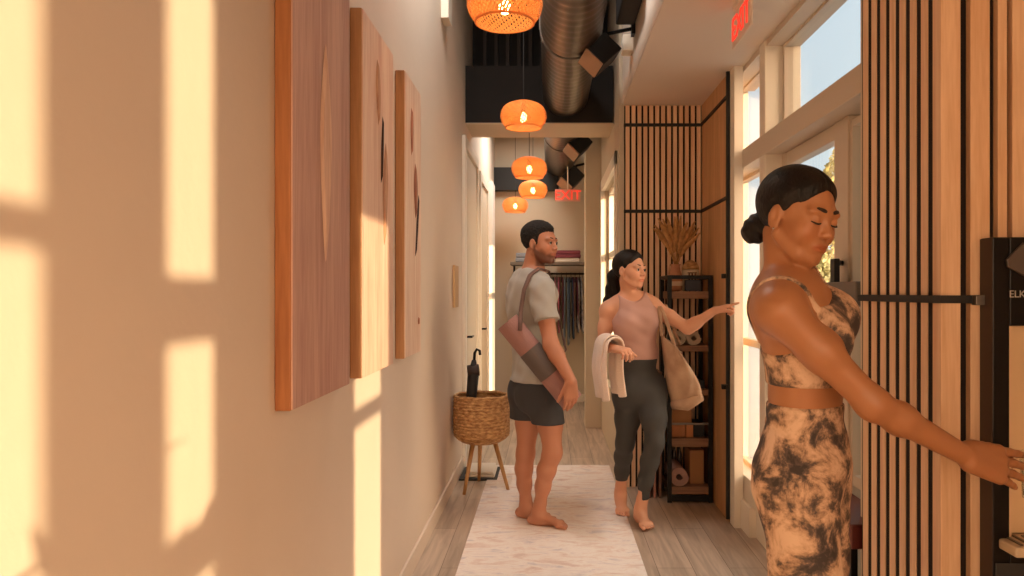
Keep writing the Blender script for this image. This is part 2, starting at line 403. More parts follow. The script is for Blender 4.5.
# ================================================================== THE ROOM
def brickfloor():
    m, nt, b = new_mat('floor_planks')
    tc = nt.nodes.new('ShaderNodeTexCoord'); mp = nt.nodes.new('ShaderNodeMapping'); mp.inputs['Rotation'].default_value = (0,0,math.pi/2)
    nt.links.new(tc.outputs['Object'], mp.inputs[0])
    br = nt.nodes.new('ShaderNodeTexBrick'); br.inputs['Scale'].default_value = 1; br.inputs['Brick Width'].default_value = 1.25
    br.inputs['Row Height'].default_value = .18; br.inputs['Mortar Size'].default_value = .0015; br.inputs['Mortar Smooth'].default_value = .2
    br.inputs['Color1'].default_value = rgb(204,184,166); br.inputs['Color2'].default_value = rgb(184,164,146); br.inputs['Mortar'].default_value = rgb(104,86,72)
    nt.links.new(mp.outputs[0], br.inputs['Vector'])
    mp2 = nt.nodes.new('ShaderNodeMapping'); mp2.inputs['Scale'].default_value = (14,1.1,1); nt.links.new(tc.outputs['Object'], mp2.inputs[0])
    n = nt.nodes.new('ShaderNodeTexNoise'); n.inputs['Scale'].default_value = 1.8; n.inputs['Detail'].default_value = 8; n.inputs['Distortion'].default_value = .8
    nt.links.new(mp2.outputs[0], n.inputs['Vector'])
    r = nt.nodes.new('ShaderNodeValToRGB'); r.color_ramp.elements[0].position = .3; r.color_ramp.elements[1].position = .7
    r.color_ramp.elements[0].color = (.66,.64,.62,1); r.color_ramp.elements[1].color = (1.1,1.1,1.1,1)
    nt.links.new(n.outputs['Fac'], r.inputs[0])
    mx = nt.nodes.new('ShaderNodeMix'); mx.data_type = 'RGBA'; mx.blend_type = 'MULTIPLY'; mx.inputs[0].default_value = 1
    nt.links.new(br.outputs['Color'], mx.inputs[6]); nt.links.new(r.outputs[0], mx.inputs[7]); nt.links.new(mx.outputs[2], b.inputs['Base Color'])
    b.inputs['Roughness'].default_value = .38
    bp = nt.nodes.new('ShaderNodeBump'); bp.inputs['Strength'].default_value = .12; bp.inputs['Distance'].default_value = .003
    nt.links.new(n.outputs['Fac'], bp.inputs['Height']); nt.links.new(bp.outputs[0], b.inputs['Normal'])
    return m
LW, RW, NRW = -.68, 1.13, 1.5         # left wall, glazed right wall, right wall beside the camera
BACKY, REAR = 9.4, -4.2
SOF = 2.70
struct(MB().box(-1.0, 1.36, 2.0, BACKY+.2, -.1, 0).box(-1.0, 1.6, REAR-.2, 2.0, -.1, 0).build('floor', brickfloor()))
struct(MB().box(LW-.15, LW, REAR, BACKY, 0, 4.0).build('wall_left', M['plaster']))
struct(MB().box(-1.0, 1.285, 2.0, BACKY+.2, 4.0, 4.12).box(-1.0, NRW+.05, REAR-.2, 2.0, 4.0, 4.12).build('ceiling', M['dark_ceiling']))
struct(MB().box(LW, 1.3, BACKY, BACKY+.15, 0, 4.0).build('wall_back', M['greywall']))
# soffit over the glazed side and the face it drops from
struct(MB().box(.52, 1.285, 2.0, 5.3, SOF, 4.0).box(.52, NRW+.05, REAR, 2.0, SOF, 4.0).build('ceiling_soffit', M['soffit']))
# alcove slat wall facing the corridor
AY = 5.3
def slats_xz(name, x0, x1, z0, z1, yfront, n, gap, mats):
    b = MB(); b.box(x0, x1, yfront+.02, yfront+.04, z0, z1, 1)
    pitch = (x1-x0)/n
    for i in range(n):
        a = x0+i*pitch; b.box(a+gap/2, a+pitch-gap/2, yfront, yfront+.022, z0, z1, 0)
    return b.build(name, mats)
struct(slats_xz('wall_alcove', .535, 1.08, 0, SOF, AY, 13, .015, [M['slat'], M['slat_back']]))
struct(MB().box(.50, 1.3, AY+.04, AY+.2, 0, 4.0).build('wall_alcove_backing', M['greywall']))
for i, z in enumerate((2.56, 1.95)):
    struct(MB().box(.53, 1.08, AY-.008, AY+.01, z-.011, z+.011).build('trim_1' if i == 0 else 'trim_2', M['black'], bevel=.002))
struct(MB().box(1.08, 1.13, 4.50, AY, 0, SOF).build('wall_alcove_return', M['oak_panel']))
for i, z in enumerate((2.56, 1.95)):
    struct(MB().box(1.068, 1.09, 4.50, AY, z-.009, z+.009).build('trim_3' if i == 0 else 'trim_4', M['black']))
struct(MB().box(1.062, 1.082, 4.485, 4.505, 0.02, SOF).build('trim_5', M['black']))
for z in (1.475, .815):
    h = MB().box(1.030, 1.064, 4.46, 4.49, z-.014, z+.014); h.lathe((1.045,4.455,z-.012), [(.010,0),(.010,.024)], 10)
    tag(h.build('hinge_bracket', M['black_metal'], bevel=.002), 'small black bracket on the dark corner strip beside the shelf rack, %s of the two' % ('upper' if z > 1 else 'lower'), 'bracket', 'black brackets on the corner strip')
# white pier between alcove and window
struct(MB().box(1.083, 1.135, 4.38, 4.485, 0, SOF).build('wall_pier', M['white_trim']))
# glazed wall: plinth, lower wall, mullions, transom, panes
struct(MB().box(RW-.01, 1.35, 4.20, 4.50, 0, .17).box(RW+.03, 1.35, 4.0, 4.25, 0, .17).build('baseboard_right', M['white_trim'], bevel=.004))
struct(MB().box(RW+.012, 1.35, 3.95, 4.82, .17, .31).build('trim_6', M['white_trim'], bevel=.004))
GX = 1.25
def win(name, y0, y1, z0, z1, fr=.03, rails=(), dep=.05):
    b = MB()
    b.box(GX-dep/2, GX+dep/2, y0, y0+fr, z0, z1); b.box(GX-dep/2, GX+dep/2, y1-fr, y1, z0, z1)
    b.box(GX-dep/2+.002, GX+dep/2-.002, y0+fr, y1-fr, z0, z0+fr); b.box(GX-dep/2+.002, GX+dep/2-.002, y0+fr, y1-fr, z1-fr, z1)
    for z in rails: b.box(GX-dep/2+.002, GX+dep/2-.002, y0+fr, y1-fr, z-.022, z+.022)
    w = struct(b.build(name, M['frame'], bevel=.003))
    MB().box(GX-.004, GX+.004, y0+fr*.5, y1-fr*.5, z0+fr*.5, z1-fr*.5).build('glass_pane', M['glass'], w)
    return w
win('window_1', 4.03, 4.82, .31, 2.10, .022, (1.07,))
win('window_2', 4.03, 4.82, 2.21, SOF-.02, .022)
win('window_3', 2.66, 3.93, 2.21, SOF-.02, .022)
struct(MB().box(RW, 1.32, 3.93, 4.03, .17, SOF).build('trim_7', M['white_trim'], bevel=.004))     # deep mullion
struct(MB().box(RW-.004, 1.316, 2.66, 4.37, 2.101, 2.209).box(RW+.01, 1.312, 4.37, 4.82, 2.10, 2.21).build('trim_8', M['frame'], bevel=.004))       # transom bar
struct(MB().box(1.132, 1.27, 4.82, AY+.03, 0, SOF).build('wall_window_end', M['white_trim']))
struct(MB().box(RW+.01, 1.32, 2.66, 4.82, SOF-.03, SOF+.02).build('trim_9', M['frame']))
# shop door with a wide stile frame, and the sidelight next to the slat pillar
d = MB(); y0, y1 = 3.10, 3.93
d.box(GX-.03, GX+.03, y0, y0+.11, .02, 2.10); d.box(GX-.03, GX+.03, y1-.07, y1, .02, 2.10)
d.box(GX-.028, GX+.028, y0+.11, y1-.07, .02, .22); d.box(GX-.028, GX+.028, y0+.11, y1-.07, 2.03, 2.098)
door = struct(d.build('door_1', M['frame'], bevel=.004))
MB().box(GX-.005, GX+.005, y0+.1, y1-.06, .2, 2.04).build('glass_pane', M['glass'], door)
h = MB().tube([(1.225,3.12,1.50),(1.16,3.05,1.50)], .012, 8).box(1.150,1.172,3.02,3.07,1.18,1.515).tube([(1.225,3.12,1.2),(1.16,3.05,1.2)], .012, 8)
h.build('door_handle', M['black_metal'], door, bevel=.003)
MB().box(1.145, 1.235, 2.80, 3.13, 1.325, 1.42).build('lock_case', M['grey_metal'], door, bevel=.004)
win('window_4', 2.70, 3.06, .20, 2.08, .03, (.62,))
MB()
struct(MB().box(GX-.035, GX+.035, 3.05, 3.10, 0, 2.10).build('trim_10', M['frame'], bevel=.003))
# slatted pillar beside the drinking station: slats on the corridor side, wide boards on the side to the camera
PX, PY0, PY1 = 1.045, 2.0, 2.52
b = MB(); b.box(PX+.007, PX+.06, PY0+.026, PY1, 0, SOF, 1)
n = 8; pitch = (PY1-PY0-.0)/n
for i in range(n):
    y = PY1-(i+1)*pitch
    b.box(PX+.0035, PX+.008, y+(.014 if i < n-1 else .0245), y+pitch-.014, 0, SOF, 0)
struct(b.build('wall_pillar_side', [M['slat'], M['slat_back']], bevel=.0015))
b = MB(); b.box(PX+.03, 2.5, PY0+.022, PY0+.05, 0, SOF, 1)
for x0, x1 in ((PX,1.098),(1.124,1.176),(1.197,1.222),(1.236,1.268),(1.280,1.312),(1.324,1.356),(1.368,1.40),(1.412,1.444),(1.456,1.488)):
    b.box(x0, x1, PY0, PY0+.024, 0, SOF, 0)
struct(b.build('wall_pillar_front', [M['slat'], M['slat_back']], bevel=.0015))
struct(MB().box(PX+.06, 2.5, PY0+.05, 2.66, 0, SOF+1.2).build('wall_pillar_core_sunblock', M['greywall']))  # outer part is an added unseen block keeping sun off the shop windows
struct(MB().box(PX-.006, PX+.03, PY0+.001, PY1+.004, 1.350, 1.371).box(PX-.006, 1.155, PY0-.006, PY0+.0005, 1.350, 1.371).build('trim_11', M['black']))
# right wall beside and behind the camera: tall windows the evening sun comes through
RWY = [(-3.7,-2.05), (-1.785,-1.535), (-.50,-.025)]
ZS = [(.35,1.50), (1.62,1.97), (2.10,2.66)]
segs = [REAR]+[v for w in RWY for v in w]+[PY0+.03]
for i in range(0, len(segs), 2):
    struct(MB().box(NRW, NRW+.05, segs[i], segs[i+1], 0, SOF).build('wall_right' if i == 0 else 'wall_right_pier_%d' % (i//2), M['plaster']))
wz = [  # horizontal members per window, z ranges that stay solid
  [(0,.35),(2.14,2.185),(2.69,SOF)],
  [(0,.35),(1.53,1.62),(1.985,2.095),(2.68,SOF)],
  [(0,.35),(1.60,1.655),(2.33,SOF)]]
for i, (w, zz) in enumerate(zip(RWY, wz)):
    b = MB()
    for z0, z1 in zz: b.box(NRW, NRW+.05, w[0], w[1], z0, z1)
    o = struct(b.build('window_%d' % (5+i), M['frame']))
    MB().box(NRW+.02, NRW+.026, w[0], w[1], .35, SOF).build('glass_pane', M['glass'], o)
# rear end of the room: unseen, with a wide opening added to let warm light in
b = MB().box(LW-.15, NRW+.12, REAR-.12, REAR, 0, .3).box(LW-.15, NRW+.12, REAR-.12, REAR, 3.2, 4.0)
for x in (LW-.15, .36, 1.42): b.box(x, x+.14, REAR-.12, REAR, .3, 3.2)
o = struct(b.build('wall_rear', M['plaster']))
# far stretch of the right wall with the tall window
FX = .53
struct(MB().box(FX, FX+.15, AY+.2, 5.72, 0, 4.0).box(FX, FX+.15, 7.15, 7.6, 0, 4.0).box(FX, FX+.15, 5.72, 7.15, 0, .55).box(FX, FX+.15, 5.72, 7.15, 2.34, 4.0).build('wall_right_far', M['greywall']))
b = MB()
for y0, y1 in ((5.72,5.76),(6.42,6.46),(7.11,7.15)): b.box(FX+.04, FX+.10, y0, y1, .55, 2.34)
for z0, z1 in ((.55,.59),(1.70,1.75),(2.30,2.34)): b.box(FX+.04, FX+.10, 5.72, 7.15, z0, z1)
o = struct(b.build('window_8', M['white_trim']))
MB().box(FX+.066, FX+.072, 5.74, 7.13, .57, 2.32).build('glass_pane', M['glass'], o)
struct(MB().box(FX-.035, FX+.005, 5.62, 5.72, .45, 2.44).box(FX-.035, FX+.005, 7.15, 7.25, .45, 2.44).box(FX-.035, FX+.005, 5.62, 7.25, 2.34, 2.44).build('trim_12', M['white_trim'], bevel=.003))
struct(MB().box(.37, 1.3, 7.6, 7.85, 0, 4.0).build('wall_far_pier', M['greywall']))
struct(MB().box(.62, .75, 7.85, BACKY, 0, 4.0).build('wall_right_end', M['greywall']))
# bulkhead across the corridor, dark face with pale underside; dark beam at the end wall
struct(MB().box(LW, .52, 6.1, 6.62, 2.757, 3.22).build('ceiling_bulkhead', M['dark_ceiling']))
struct(MB().box(LW, .53, 6.102, 6.64, 2.748, 2.757).build('trim_13', M['grey_metal'] if 0 else M['greywall']))
struct(MB().box(LW, .12, BACKY-.14, BACKY, 2.64, 2.92).build('trim_14', M['black']))
b = MB()
for k in range(11): b.box(LW+.1+k*.1, LW+.13+k*.1, 6.60, 6.68, 3.22, 4.0)
struct(b.build('trim_15', mat('vent_slats', rgb(52,42,36), .7, bump=.05)))
struct(MB().box(LW, .52, 6.68, 6.74, 3.22, 4.0).build('ceiling_bulkhead_upper', M['dark_ceiling']))
# ceiling of the back part, pale
struct(MB().box(LW, .75, 6.74, BACKY, 3.35, 3.45).build('ceiling_back', M['greywall']))
# doors in the left wall
def casing(tn, dn, y0, y1, zt):
    b = MB()
    b.box(LW, LW+.03, y0-.09, y0, 0, zt+.09).box(LW, LW+.03, y1, y1+.09, 0, zt+.09).box(LW, LW+.03, y0, y1, zt, zt+.09)
    struct(b.build(tn, M['white_trim'], bevel=.004))
    o = struct(MB().box(LW, LW+.012, y0, y1, 0.01, zt).box(LW+.012, LW+.018, y0+.12, y1-.12, .2, 1.0).box(LW+.012, LW+.018, y0+.12, y1-.12, 1.15, zt-.15).build(dn, M['greywall'], bevel=.003))
    MB().tube([(LW+.015,y0+.07,1.02),(LW+.06,y0+.07,1.02),(LW+.06,y0+.18,1.02)], .009, 8).build('door_handle', M['black_metal'], o)
casing('trim_16', 'door_2', 5.95, 6.9, 2.52)
casing('trim_17', 'door_3', 7.25, 8.05, 2.45)
struct(MB().box(LW, LW+.05, 8.35, 8.75, 0, 2.62).build('trim_18', mat('bright_trim', rgb(240,236,228), .5, bump=.03), bevel=.004))
struct(MB().box(LW, LW+.014, REAR, 5.86, 0, .10).build('baseboard_left', M['plaster'], bevel=.003))
struct(MB().box(LW, .62, BACKY-.014, BACKY, 0, .10).build('baseboard_back', M['white_trim'], bevel=.003))
# outside
struct(MB().box(1.36, 60, -60, 60, -.25, -.12).build('ground', mat('pavement', rgb(138,148,162), .9, bump=.2, bscale=3, var=.1)))
def tree(label, x, y, h, cr, col, seed, group=None):
    random.seed(seed); r = empty('tree', (x,y,-.12), label, 'tree', group)
    t = MB().tube([(x,y,-.12),(x+.1,y,h*.3),(x-.05,y+.1,h*.6),(x,y,h*.93)], [.22,.16,.10,.03], 9)
    for k in range(9):
        a = random.random()*6.28; z = h*(.25+.07*k)
        t.tube([(x,y,z),(x+math.cos(a)*cr*.7,y+math.sin(a)*cr*.7,z+h*.12)], [.06,.015], 6)
    t.build('trunk', mat('bark', rgb(96,78,62), .9, bump=.5, bscale=20), r, smooth=True)
    f = MB()
    for k in range(5200):
        u = random.random()*6.28; zt = random.random(); rr = cr*math.sin(math.pi*min(1,.12+zt*.9))**.6*random.random()**.4
        c = np.array((x+math.cos(u)*rr, y+math.sin(u)*rr, h*(.18+.84*zt)))
        a = np.random.RandomState(seed*9999+k).randn(3); a /= np.linalg.norm(a); q = np.cross(a, (.3,.5,.8)); q /= np.linalg.norm(q); w = .09+.07*random.random()
        f.add([c-a*w, c-q*w*.5, c+a*w, c+q*w*.5], [(0,1,2,3)])
    f.build('foliage', mat('foliage', col, .8, col2=tuple(v*.5 for v in col[:3])+(1,), vscale=1.5), r)
tree('tall slender tree with yellow autumn leaves seen through the shop door', 13.3, 33.5, 8.2, 1.4, rgb(228,208,130), 3)
tree('low yellow green tree left of the tall one, seen through the door glass', 11.0, 32.0, 3.4, 1.3, rgb(206,200,150), 5)
# ================================================================== THINGS
# ---- wooden wall panels on the left wall
def panel_art(y0, y1, z0, z1, mface, medge, label, figs, tx=.045):
    r = empty('wooden_wall_panel', (LW, (y0+y1)/2, z0), label, 'wall art', 'three tall wooden panels on the left wall')
    MB().box(LW+.001, LW+tx-.004, y0, y1, z0, z1).build('edge_frame', medge, r, bevel=.003)
    MB().box(LW+tx-.006, LW+tx, y0+.003, y1-.003, z0+.003, z1-.003).build('face_board', mface, r, bevel=.001)
    for yc, zc, hw, hh, tilt, mt, nm in figs:
        n = 28; V = []; top = LW+tx
        for k in range(n):
            th = 2*math.pi*k/n; a = math.cos(th); s_ = math.sin(th)
            yy = hw*a*(1-.45*abs(s_)**1.5)*(1+.12*math.sin(3*th)); zz = hh*s_
            V.append((top+.001, yc+yy*math.cos(tilt)-zz*math.sin(tilt), zc+zz*math.cos(tilt)+yy*math.sin(tilt)))
        V2 = [(top+.007, yc+(p[1]-yc)*.72, zc+(p[2]-zc)*.80) for p in V]
        b = MB().add(V+V2, [(k,(k+1)%n,n+(k+1)%n,n+k) for k in range(n)]+[tuple(range(n,2*n))])
        b.build(nm, mt, r)
    return r
pink = wood('pink_board', rgb(208,168,150), rgb(176,132,116), .55, 'Z', .8)
cream = wood('pale_board', rgb(238,208,184), rgb(212,168,144), .55, 'Z', .9)
cream2 = wood('pale_board_second', rgb(240,214,192), rgb(216,176,150), .55, 'Z', 1.1)
knot = wood('knot_wood', rgb(214,168,132), rgb(170,118,88), .6, 'Z', 1.6)
knotd = wood('red_knot_wood', rgb(190,128,98), rgb(132,72,50), .6, 'Z', 2)
crack = mat('dark_crack', rgb(62,40,34), .8, bump=.3)
edge1 = wood('brown_edge', rgb(178,116,66), rgb(148,88,46), .5, 'Z', 1)
edge2 = wood('tan_edge', rgb(190,142,98), rgb(160,112,74), .5, 'Z', 1)
panel_art(1.855, 2.39, 1.085, 2.36, pink, edge1, 'largest looking of the wooden wall panels, smooth pinkish brown with a leaf shaped grain figure, nearest the camera',
    [(2.13,1.775,.052,.31,0,wood('leaf_figure', rgb(232,196,168), rgb(206,162,134), .55, 'Z', 1.4),'grain_figure')])
panel_art(2.555, 3.06, 1.085, 2.35, cream, edge2, 'middle wooden wall panel, pale pink board with a long bark crack, crossed by the sunlight patch',
    [(2.90,1.76,.038,.20,-.06,knot,'knot'), (2.845,1.92,.010,.13,-.10,crack,'bark_crack'), (2.78,2.12,.03,.12,.1,knot,'knot')])
panel_art(3.31, 3.72, 1.085, 2.36, cream2, edge2, 'third wooden wall panel, farthest down the wall, pale board with reddish bark figure',
    [(3.56,1.86,.04,.13,.05,knotd,'knot'), (3.60,1.70,.012,.16,-.30,crack,'bark_crack'), (3.46,2.12,.025,.11,0,knotd,'knot'), (3.64,1.24,.014,.018,0,knotd,'knot')])
# ---- wooden sign plate by the doors
tag(MB().box(LW+.001, LW+.018, 5.28, 5.50, 1.27, 1.57).build('wall_plaque', wood('plaque_wood', rgb(206,168,122), rgb(180,140,98)), bevel=.003), 'small blank light wood plaque on the left wall before the first door', 'plaque')
# ---- runner
def rugmat():
    m, nt, b = new_mat('runner_weave')
    tc = nt.nodes.new('ShaderNodeTexCoord'); mp = nt.nodes.new('ShaderNodeMapping'); mp.inputs['Scale'].default_value = (2.2,6,1)
    nt.links.new(tc.outputs['Object'], mp.inputs[0])
    n = nt.nodes.new('ShaderNodeTexNoise'); n.inputs['Scale'].default_value = 2.2; n.inputs['Detail'].default_value = 9; n.inputs['Roughness'].default_value = .72; n.inputs['Distortion'].default_value = .6
    nt.links.new(mp.outputs[0], n.inputs[0])
    r = nt.nodes.new('ShaderNodeValToRGB'); e = r.color_ramp.elements
    e[0].position = .30; e[0].color = rgb(212,186,176); e[1].position = .72; e[1].color = rgb(222,194,184)
    for p, c in ((.42,rgb(232,212,202)),(.50,rgb(244,234,226)),(.57,rgb(236,222,216)),(.63,rgb(214,206,208))):
        q = e.new(p); q.color = c
    nt.links.new(n.outputs['Fac'], r.inputs[0]); nt.links.new(r.outputs[0], b.inputs['Base Color'])
    b.inputs['Roughness'].default_value = .95
    n2 = nt.nodes.new('ShaderNodeTexNoise'); n2.inputs['Scale'].default_value = 180; nt.links.new(tc.outputs['Object'], n2.inputs[0])
    bp = nt.nodes.new('ShaderNodeBump'); bp.inputs['Strength'].default_value = .4; bp.inputs['Distance'].default_value = .003
    nt.links.new(n2.outputs['Fac'], bp.inputs['Height']); nt.links.new(bp.outputs[0], b.inputs['Normal'])
    return m
RT = .008
tag(MB().box(-.455, .478, 1.2, 5.95, .0005, RT).build('runner_rug', rugmat(), bevel=.003), 'long faded pink and white runner rug down the corridor floor', 'rug')
# ---- plant basket on tapered legs
bx, by = -.475, 5.28
r = empty('plant_basket', (bx,by,0), 'woven rattan basket standing on three splayed wooden legs by the left wall', 'basket')
prof = []
for k in range(31):
    t = k/30; z = .325+.325*t; rad = .188*(1-.42*max(0,1-t/.22)**2.2)*(1+.02*math.sin(t*3))
    prof.append((rad+.004*(k%2), z))
b = MB(); n = 56
V = [(bx+(rd+.003*math.sin(kk*math.pi+zi*1.0))*math.cos(2*math.pi*kk/n), by+(rd+.003*math.sin(kk*math.pi+zi))*math.sin(2*math.pi*kk/n), z) for zi, (rd, z) in enumerate(prof) for kk in range(n)]
Fc = [(i*n+k, i*n+(k+1)%n, (i+1)*n+(k+1)%n, (i+1)*n+k) for i in range(len(prof)-1) for k in range(n)]+[tuple(range(n))]
b.add(V, Fc); b.build('woven_body', M['rattan'], r, solid=.008)
b = MB(); b.tube([(bx+.187*math.cos(a*.2618), by+.187*math.sin(a*.2618), .652+.003*math.sin(a*2)) for a in range(25)], .011, 8, cap=False); b.build('rim', M['rattan'], r, smooth=True)
for a in (-2.1, -.35, 1.75):
    MB().tube([(bx+.10*math.cos(a), by+.10*math.sin(a), .34), (bx+.205*math.cos(a), by+.205*math.sin(a), .0)], [.017,.011], 12).build('leg', M['leg_wood'], r, smooth=True)
u = empty('folded_umbrella', (bx-.02,by+.02,.34), 'folded black umbrella standing upright inside the rattan basket', 'umbrella')
MB().tube([(bx-.09,by+.02,.35),(bx-.08,by+.02,.55),(bx-.06,by+.02,.80),(bx-.055,by+.02,.90)], [.012,.035,.040,.015], 14).build('folded_canopy', M['black'], u, smooth=True)
MB().tube([(bx-.055,by+.02,.88),(bx-.05,by+.02,.95),(bx-.035,by+.02,.975),(bx-.015,by+.02,.965),(bx-.012,by+.02,.935)], .010, 8).build('handle', M['black_metal'], u, smooth=True)
MB().tube([(bx-.098,by+.02,.82),(bx-.02,by+.02,.83)], .042, 12).build('tie_strap', M['leather'], u, smooth=True)
# pad and folded towel on the floor below the basket
tag(MB().box(-.66, -.38, 5.48, 5.88, .001, .012).build('floor_mat', M['black'], bevel=.004), 'black floor mat against the left wall behind the rattan basket', 'mat')
tag(MB().box(-.62, -.40, 5.52, 5.84, .013, .035).box(-.61, -.41, 5.53, 5.83, .037, .055).build('folded_cloth', mat('white_cloth', rgb(226,218,206), .9, bump=.3), bevel=.008), 'folded white cloth lying on the black mat behind the rattan basket', 'cloth')
# ---- duct
b = MB(); prof = []
L0, L1 = 1.4, 9.3; n = int((L1-L0)/.0225)
for k in range(n+1):
    prof.append((.180+(.007 if k % 4 == 0 else (.003 if k % 4 in (1,3) else 0)), L0+(L1-L0)*k/n))
V = [(.135+rd*math.cos(2*math.pi*j/40), y, 2.99+rd*math.sin(2*math.pi*j/40)) for rd, y in prof for j in range(40)]
b.add(V, [(i*40+j, i*40+(j+1)%40, (i+1)*40+(j+1)%40, (i+1)*40+j) for i in range(n) for j in range(40)])
du = empty('air_duct', (.135,L0,2.99), 'large round spiral metal air duct hung below the black ceiling', 'duct')
b.build('spiral_tube', M['steel'], du, smooth=True)
for y in (2.9, 4.6, 7.6):
    MB().lathe((.135,y-.02,2.99), [(.190,0),(.193,.005),(.193,.035),(.190,.04)], 40, (0,1,0)).tube([(-.057,y,2.99),(-.057,y,3.99)], .005, 6).tube([(.327,y,2.99),(.327,y,3.99)], .005, 6).build('hanger_strap', M['grey_metal'], du, smooth=False)
# ---- ceiling speakers turned on brackets
def speaker(x, y, z, s, label):
    r = empty('ceiling_speaker', (x,y,z), label, 'speaker', 'black speakers along the fascia')
    a = A(.60,.42,.62); a /= np.linalg.norm(a)   # long axis, front looks down-left
    f = -a; u = np.cross(a, (0,1,0)); u /= np.linalg.norm(u); w = np.cross(a, u)
    c = A(x,y,z)
    MB().obox(c+a*.02*s, a*.11*s, u*.085*s, w*.085*s).build('cabinet', M['black'], r, bevel=.006)
    MB().obox(c-a*.095*s, a*.008*s, u*.080*s, w*.080*s).build('front_grille', mat('grille_tan', rgb(176,136,106), .7, bump=.4, bscale=200), r, bevel=.003)
    MB().tube([c+a*.1*s, c+A(.07,.0,.16)*s, (.515,y,z+.2*s)], .014*s, 8).box(.500,.52,y-.04*s,y+.04*s,z+.15*s,z+.25*s).build('bracket', M['black_metal'], r)
speaker(.30, 4.55, 2.81, .85, 'black ceiling speaker nearest the camera, on the fascia right of the duct')
speaker(.27, 7.3, 2.79, .95, 'second black ceiling speaker, beyond the bulkhead beside the duct')
speaker(.25, 9.0, 2.72, 1.1, 'farthest small black ceiling speaker, above the red exit sign')
tag(MB().box(.40,.515,4.0,4.5,2.98,3.25).build('equipment_box', M['black'], bevel=.01), 'black equipment box fixed on the fascia above the nearest speaker', 'box')
tag(MB().box(.455,.519,4.62,4.74,2.87,2.97).build('junction_box', M['white_trim'], bevel=.004), 'small white junction box on the fascia above the soffit edge', 'junction box')
tag(MB().box(LW+.001,LW+.05,4.7,4.86,3.10,3.30).build('junction_box', M['white_trim'], bevel=.004), 'small pale junction box high on the left wall near the first pendant', 'junction box')
# ---- woven pendants
wv, nt_, bs = new_mat('pendant_weave')
bs.inputs['Base Color'].default_value = rgb(214,156,92); bs.inputs['Roughness'].default_value = .6
tr = nt_.nodes.new('ShaderNodeBsdfTranslucent'); tr.inputs[0].default_value = rgb(250,178,104)
ms = nt_.nodes.new('ShaderNodeMixShader'); ms.inputs[0].default_value = .45
nt_.links.new(bs.outputs[0], ms.inputs[1]); nt_.links.new(tr.outputs[0], ms.inputs[2]); nt_.links.new(ms.outputs[0], nt_.nodes['Material Output'].inputs[0])
M['bulb'] = mat('bulb_glow', rgb(255,214,150), .4, emis=rgb(255,205,130), estr=22)
def pendant():
    r = empty('pendant_lamp', (0,0,0))
    R0 = .155
    def prof(t):   # t 0 rim .. 1 crown
        z = .178*t; q = t
        rad = np.interp(q, [0,.08,.2,.4,.6,.78,.9,.97,1], [.118,.130,.145,.155,.150,.132,.100,.060,.028])
        return rad, z
    b = MB(); NS, NT = 44, 16
    for dr in (1,-1):
        for s_ in range(NS):
            a0 = 2*math.pi*s_/NS; V = []
            for j in range(NT+1):
                t = j/NT; rad, z = prof(t); a = a0+dr*t*1.35; w = .0036 if dr == 1 else .0036
                off = .0012*dr*(1 if (j % 2) else -1)
                da = w/max(rad,.03)
                for q in (-da, da): V.append(((rad+off)*math.cos(a+q), (rad+off)*math.sin(a+q), z))
            b.add(V, [(2*j,2*j+1,2*j+3,2*j+2) for j in range(NT)])
    b.build('woven_shade', wv, r)
    # loosely woven inner layer turned in at the mouth
    b = MB()
    for s_ in range(60):
        a = 2*math.pi*s_/60; V = []
        for j in range(13):
            t = j/12; rad, z = prof(.02+t*.95); rad *= .93; aa = a+t*.5
            for q in (-.004/max(rad,.03), .004/max(rad,.03)): V.append((rad*math.cos(aa+q), rad*math.sin(aa+q), z+.002))
        b.add(V, [(2*j,2*j+1,2*j+3,2*j+2) for j in range(12)])
    b.build('inner_weave', wv, r)
    MB().tube([(.119*math.cos(a*.2618), .119*math.sin(a*.2618), .001) for a in range(25)], .005, 8, cap=False).build('rim', wv, r, smooth=True)
    so_ = MB().lathe((0,0,.10), [(.016,0),(.018,.01),(.018,.055),(.006,.065)], 14).build('socket', M['black_metal'], r, smooth=True)
    MB().lathe((0,0,.06), [(.001,-.028),(.014,-.022),(.024,-.004),(.024,.010),(.014,.034),(.012,.045)], 16).build('bulb', M['bulb'], so_, smooth=True)
    MB().tube([(0,0,.16),(0,0,1.35)], .0025, 6).build('cord', M['black'], r)
    return r
p0 = pendant()
PEN = [(-.180,3.05,2.475,'nearest woven rattan pendant lamp, cut by the top edge of the picture'),
       (-.170,5.00,2.475,'second woven rattan pendant lamp, hanging left of the duct before the bulkhead'),
       (-.170,6.45,2.365,'third woven rattan pendant lamp, hanging just below the bulkhead'),
       (-.170,7.95,2.385,'fourth woven rattan pendant lamp, overlapping just below the third'),
       (-.400,8.90,2.33,'fifth and lowest looking woven rattan pendant lamp, above the man at the far end')]
for i, (x, y, z, lb) in enumerate(PEN):
    o = p0 if i == 0 else copy_tree(p0)
    o.location = (x,y,z); tag(o, lb, 'lamp', 'rattan pendant lamps in a row'); 
    if i == 2:
        for ch in o.children:
            if ch.name.startswith('cord'): ch.scale = (1,1,.28); ch.location = (0,0,.115)
    l = bpy.data.lights.new('pendant_light', 'POINT'); l.energy = 3.6; l.color = (1,.60,.30); l.shadow_soft_size = .03
    lo = bpy.data.objects.new('pendant_light', l); C.objects.link(lo); lo.location = (x,y,z+.05)
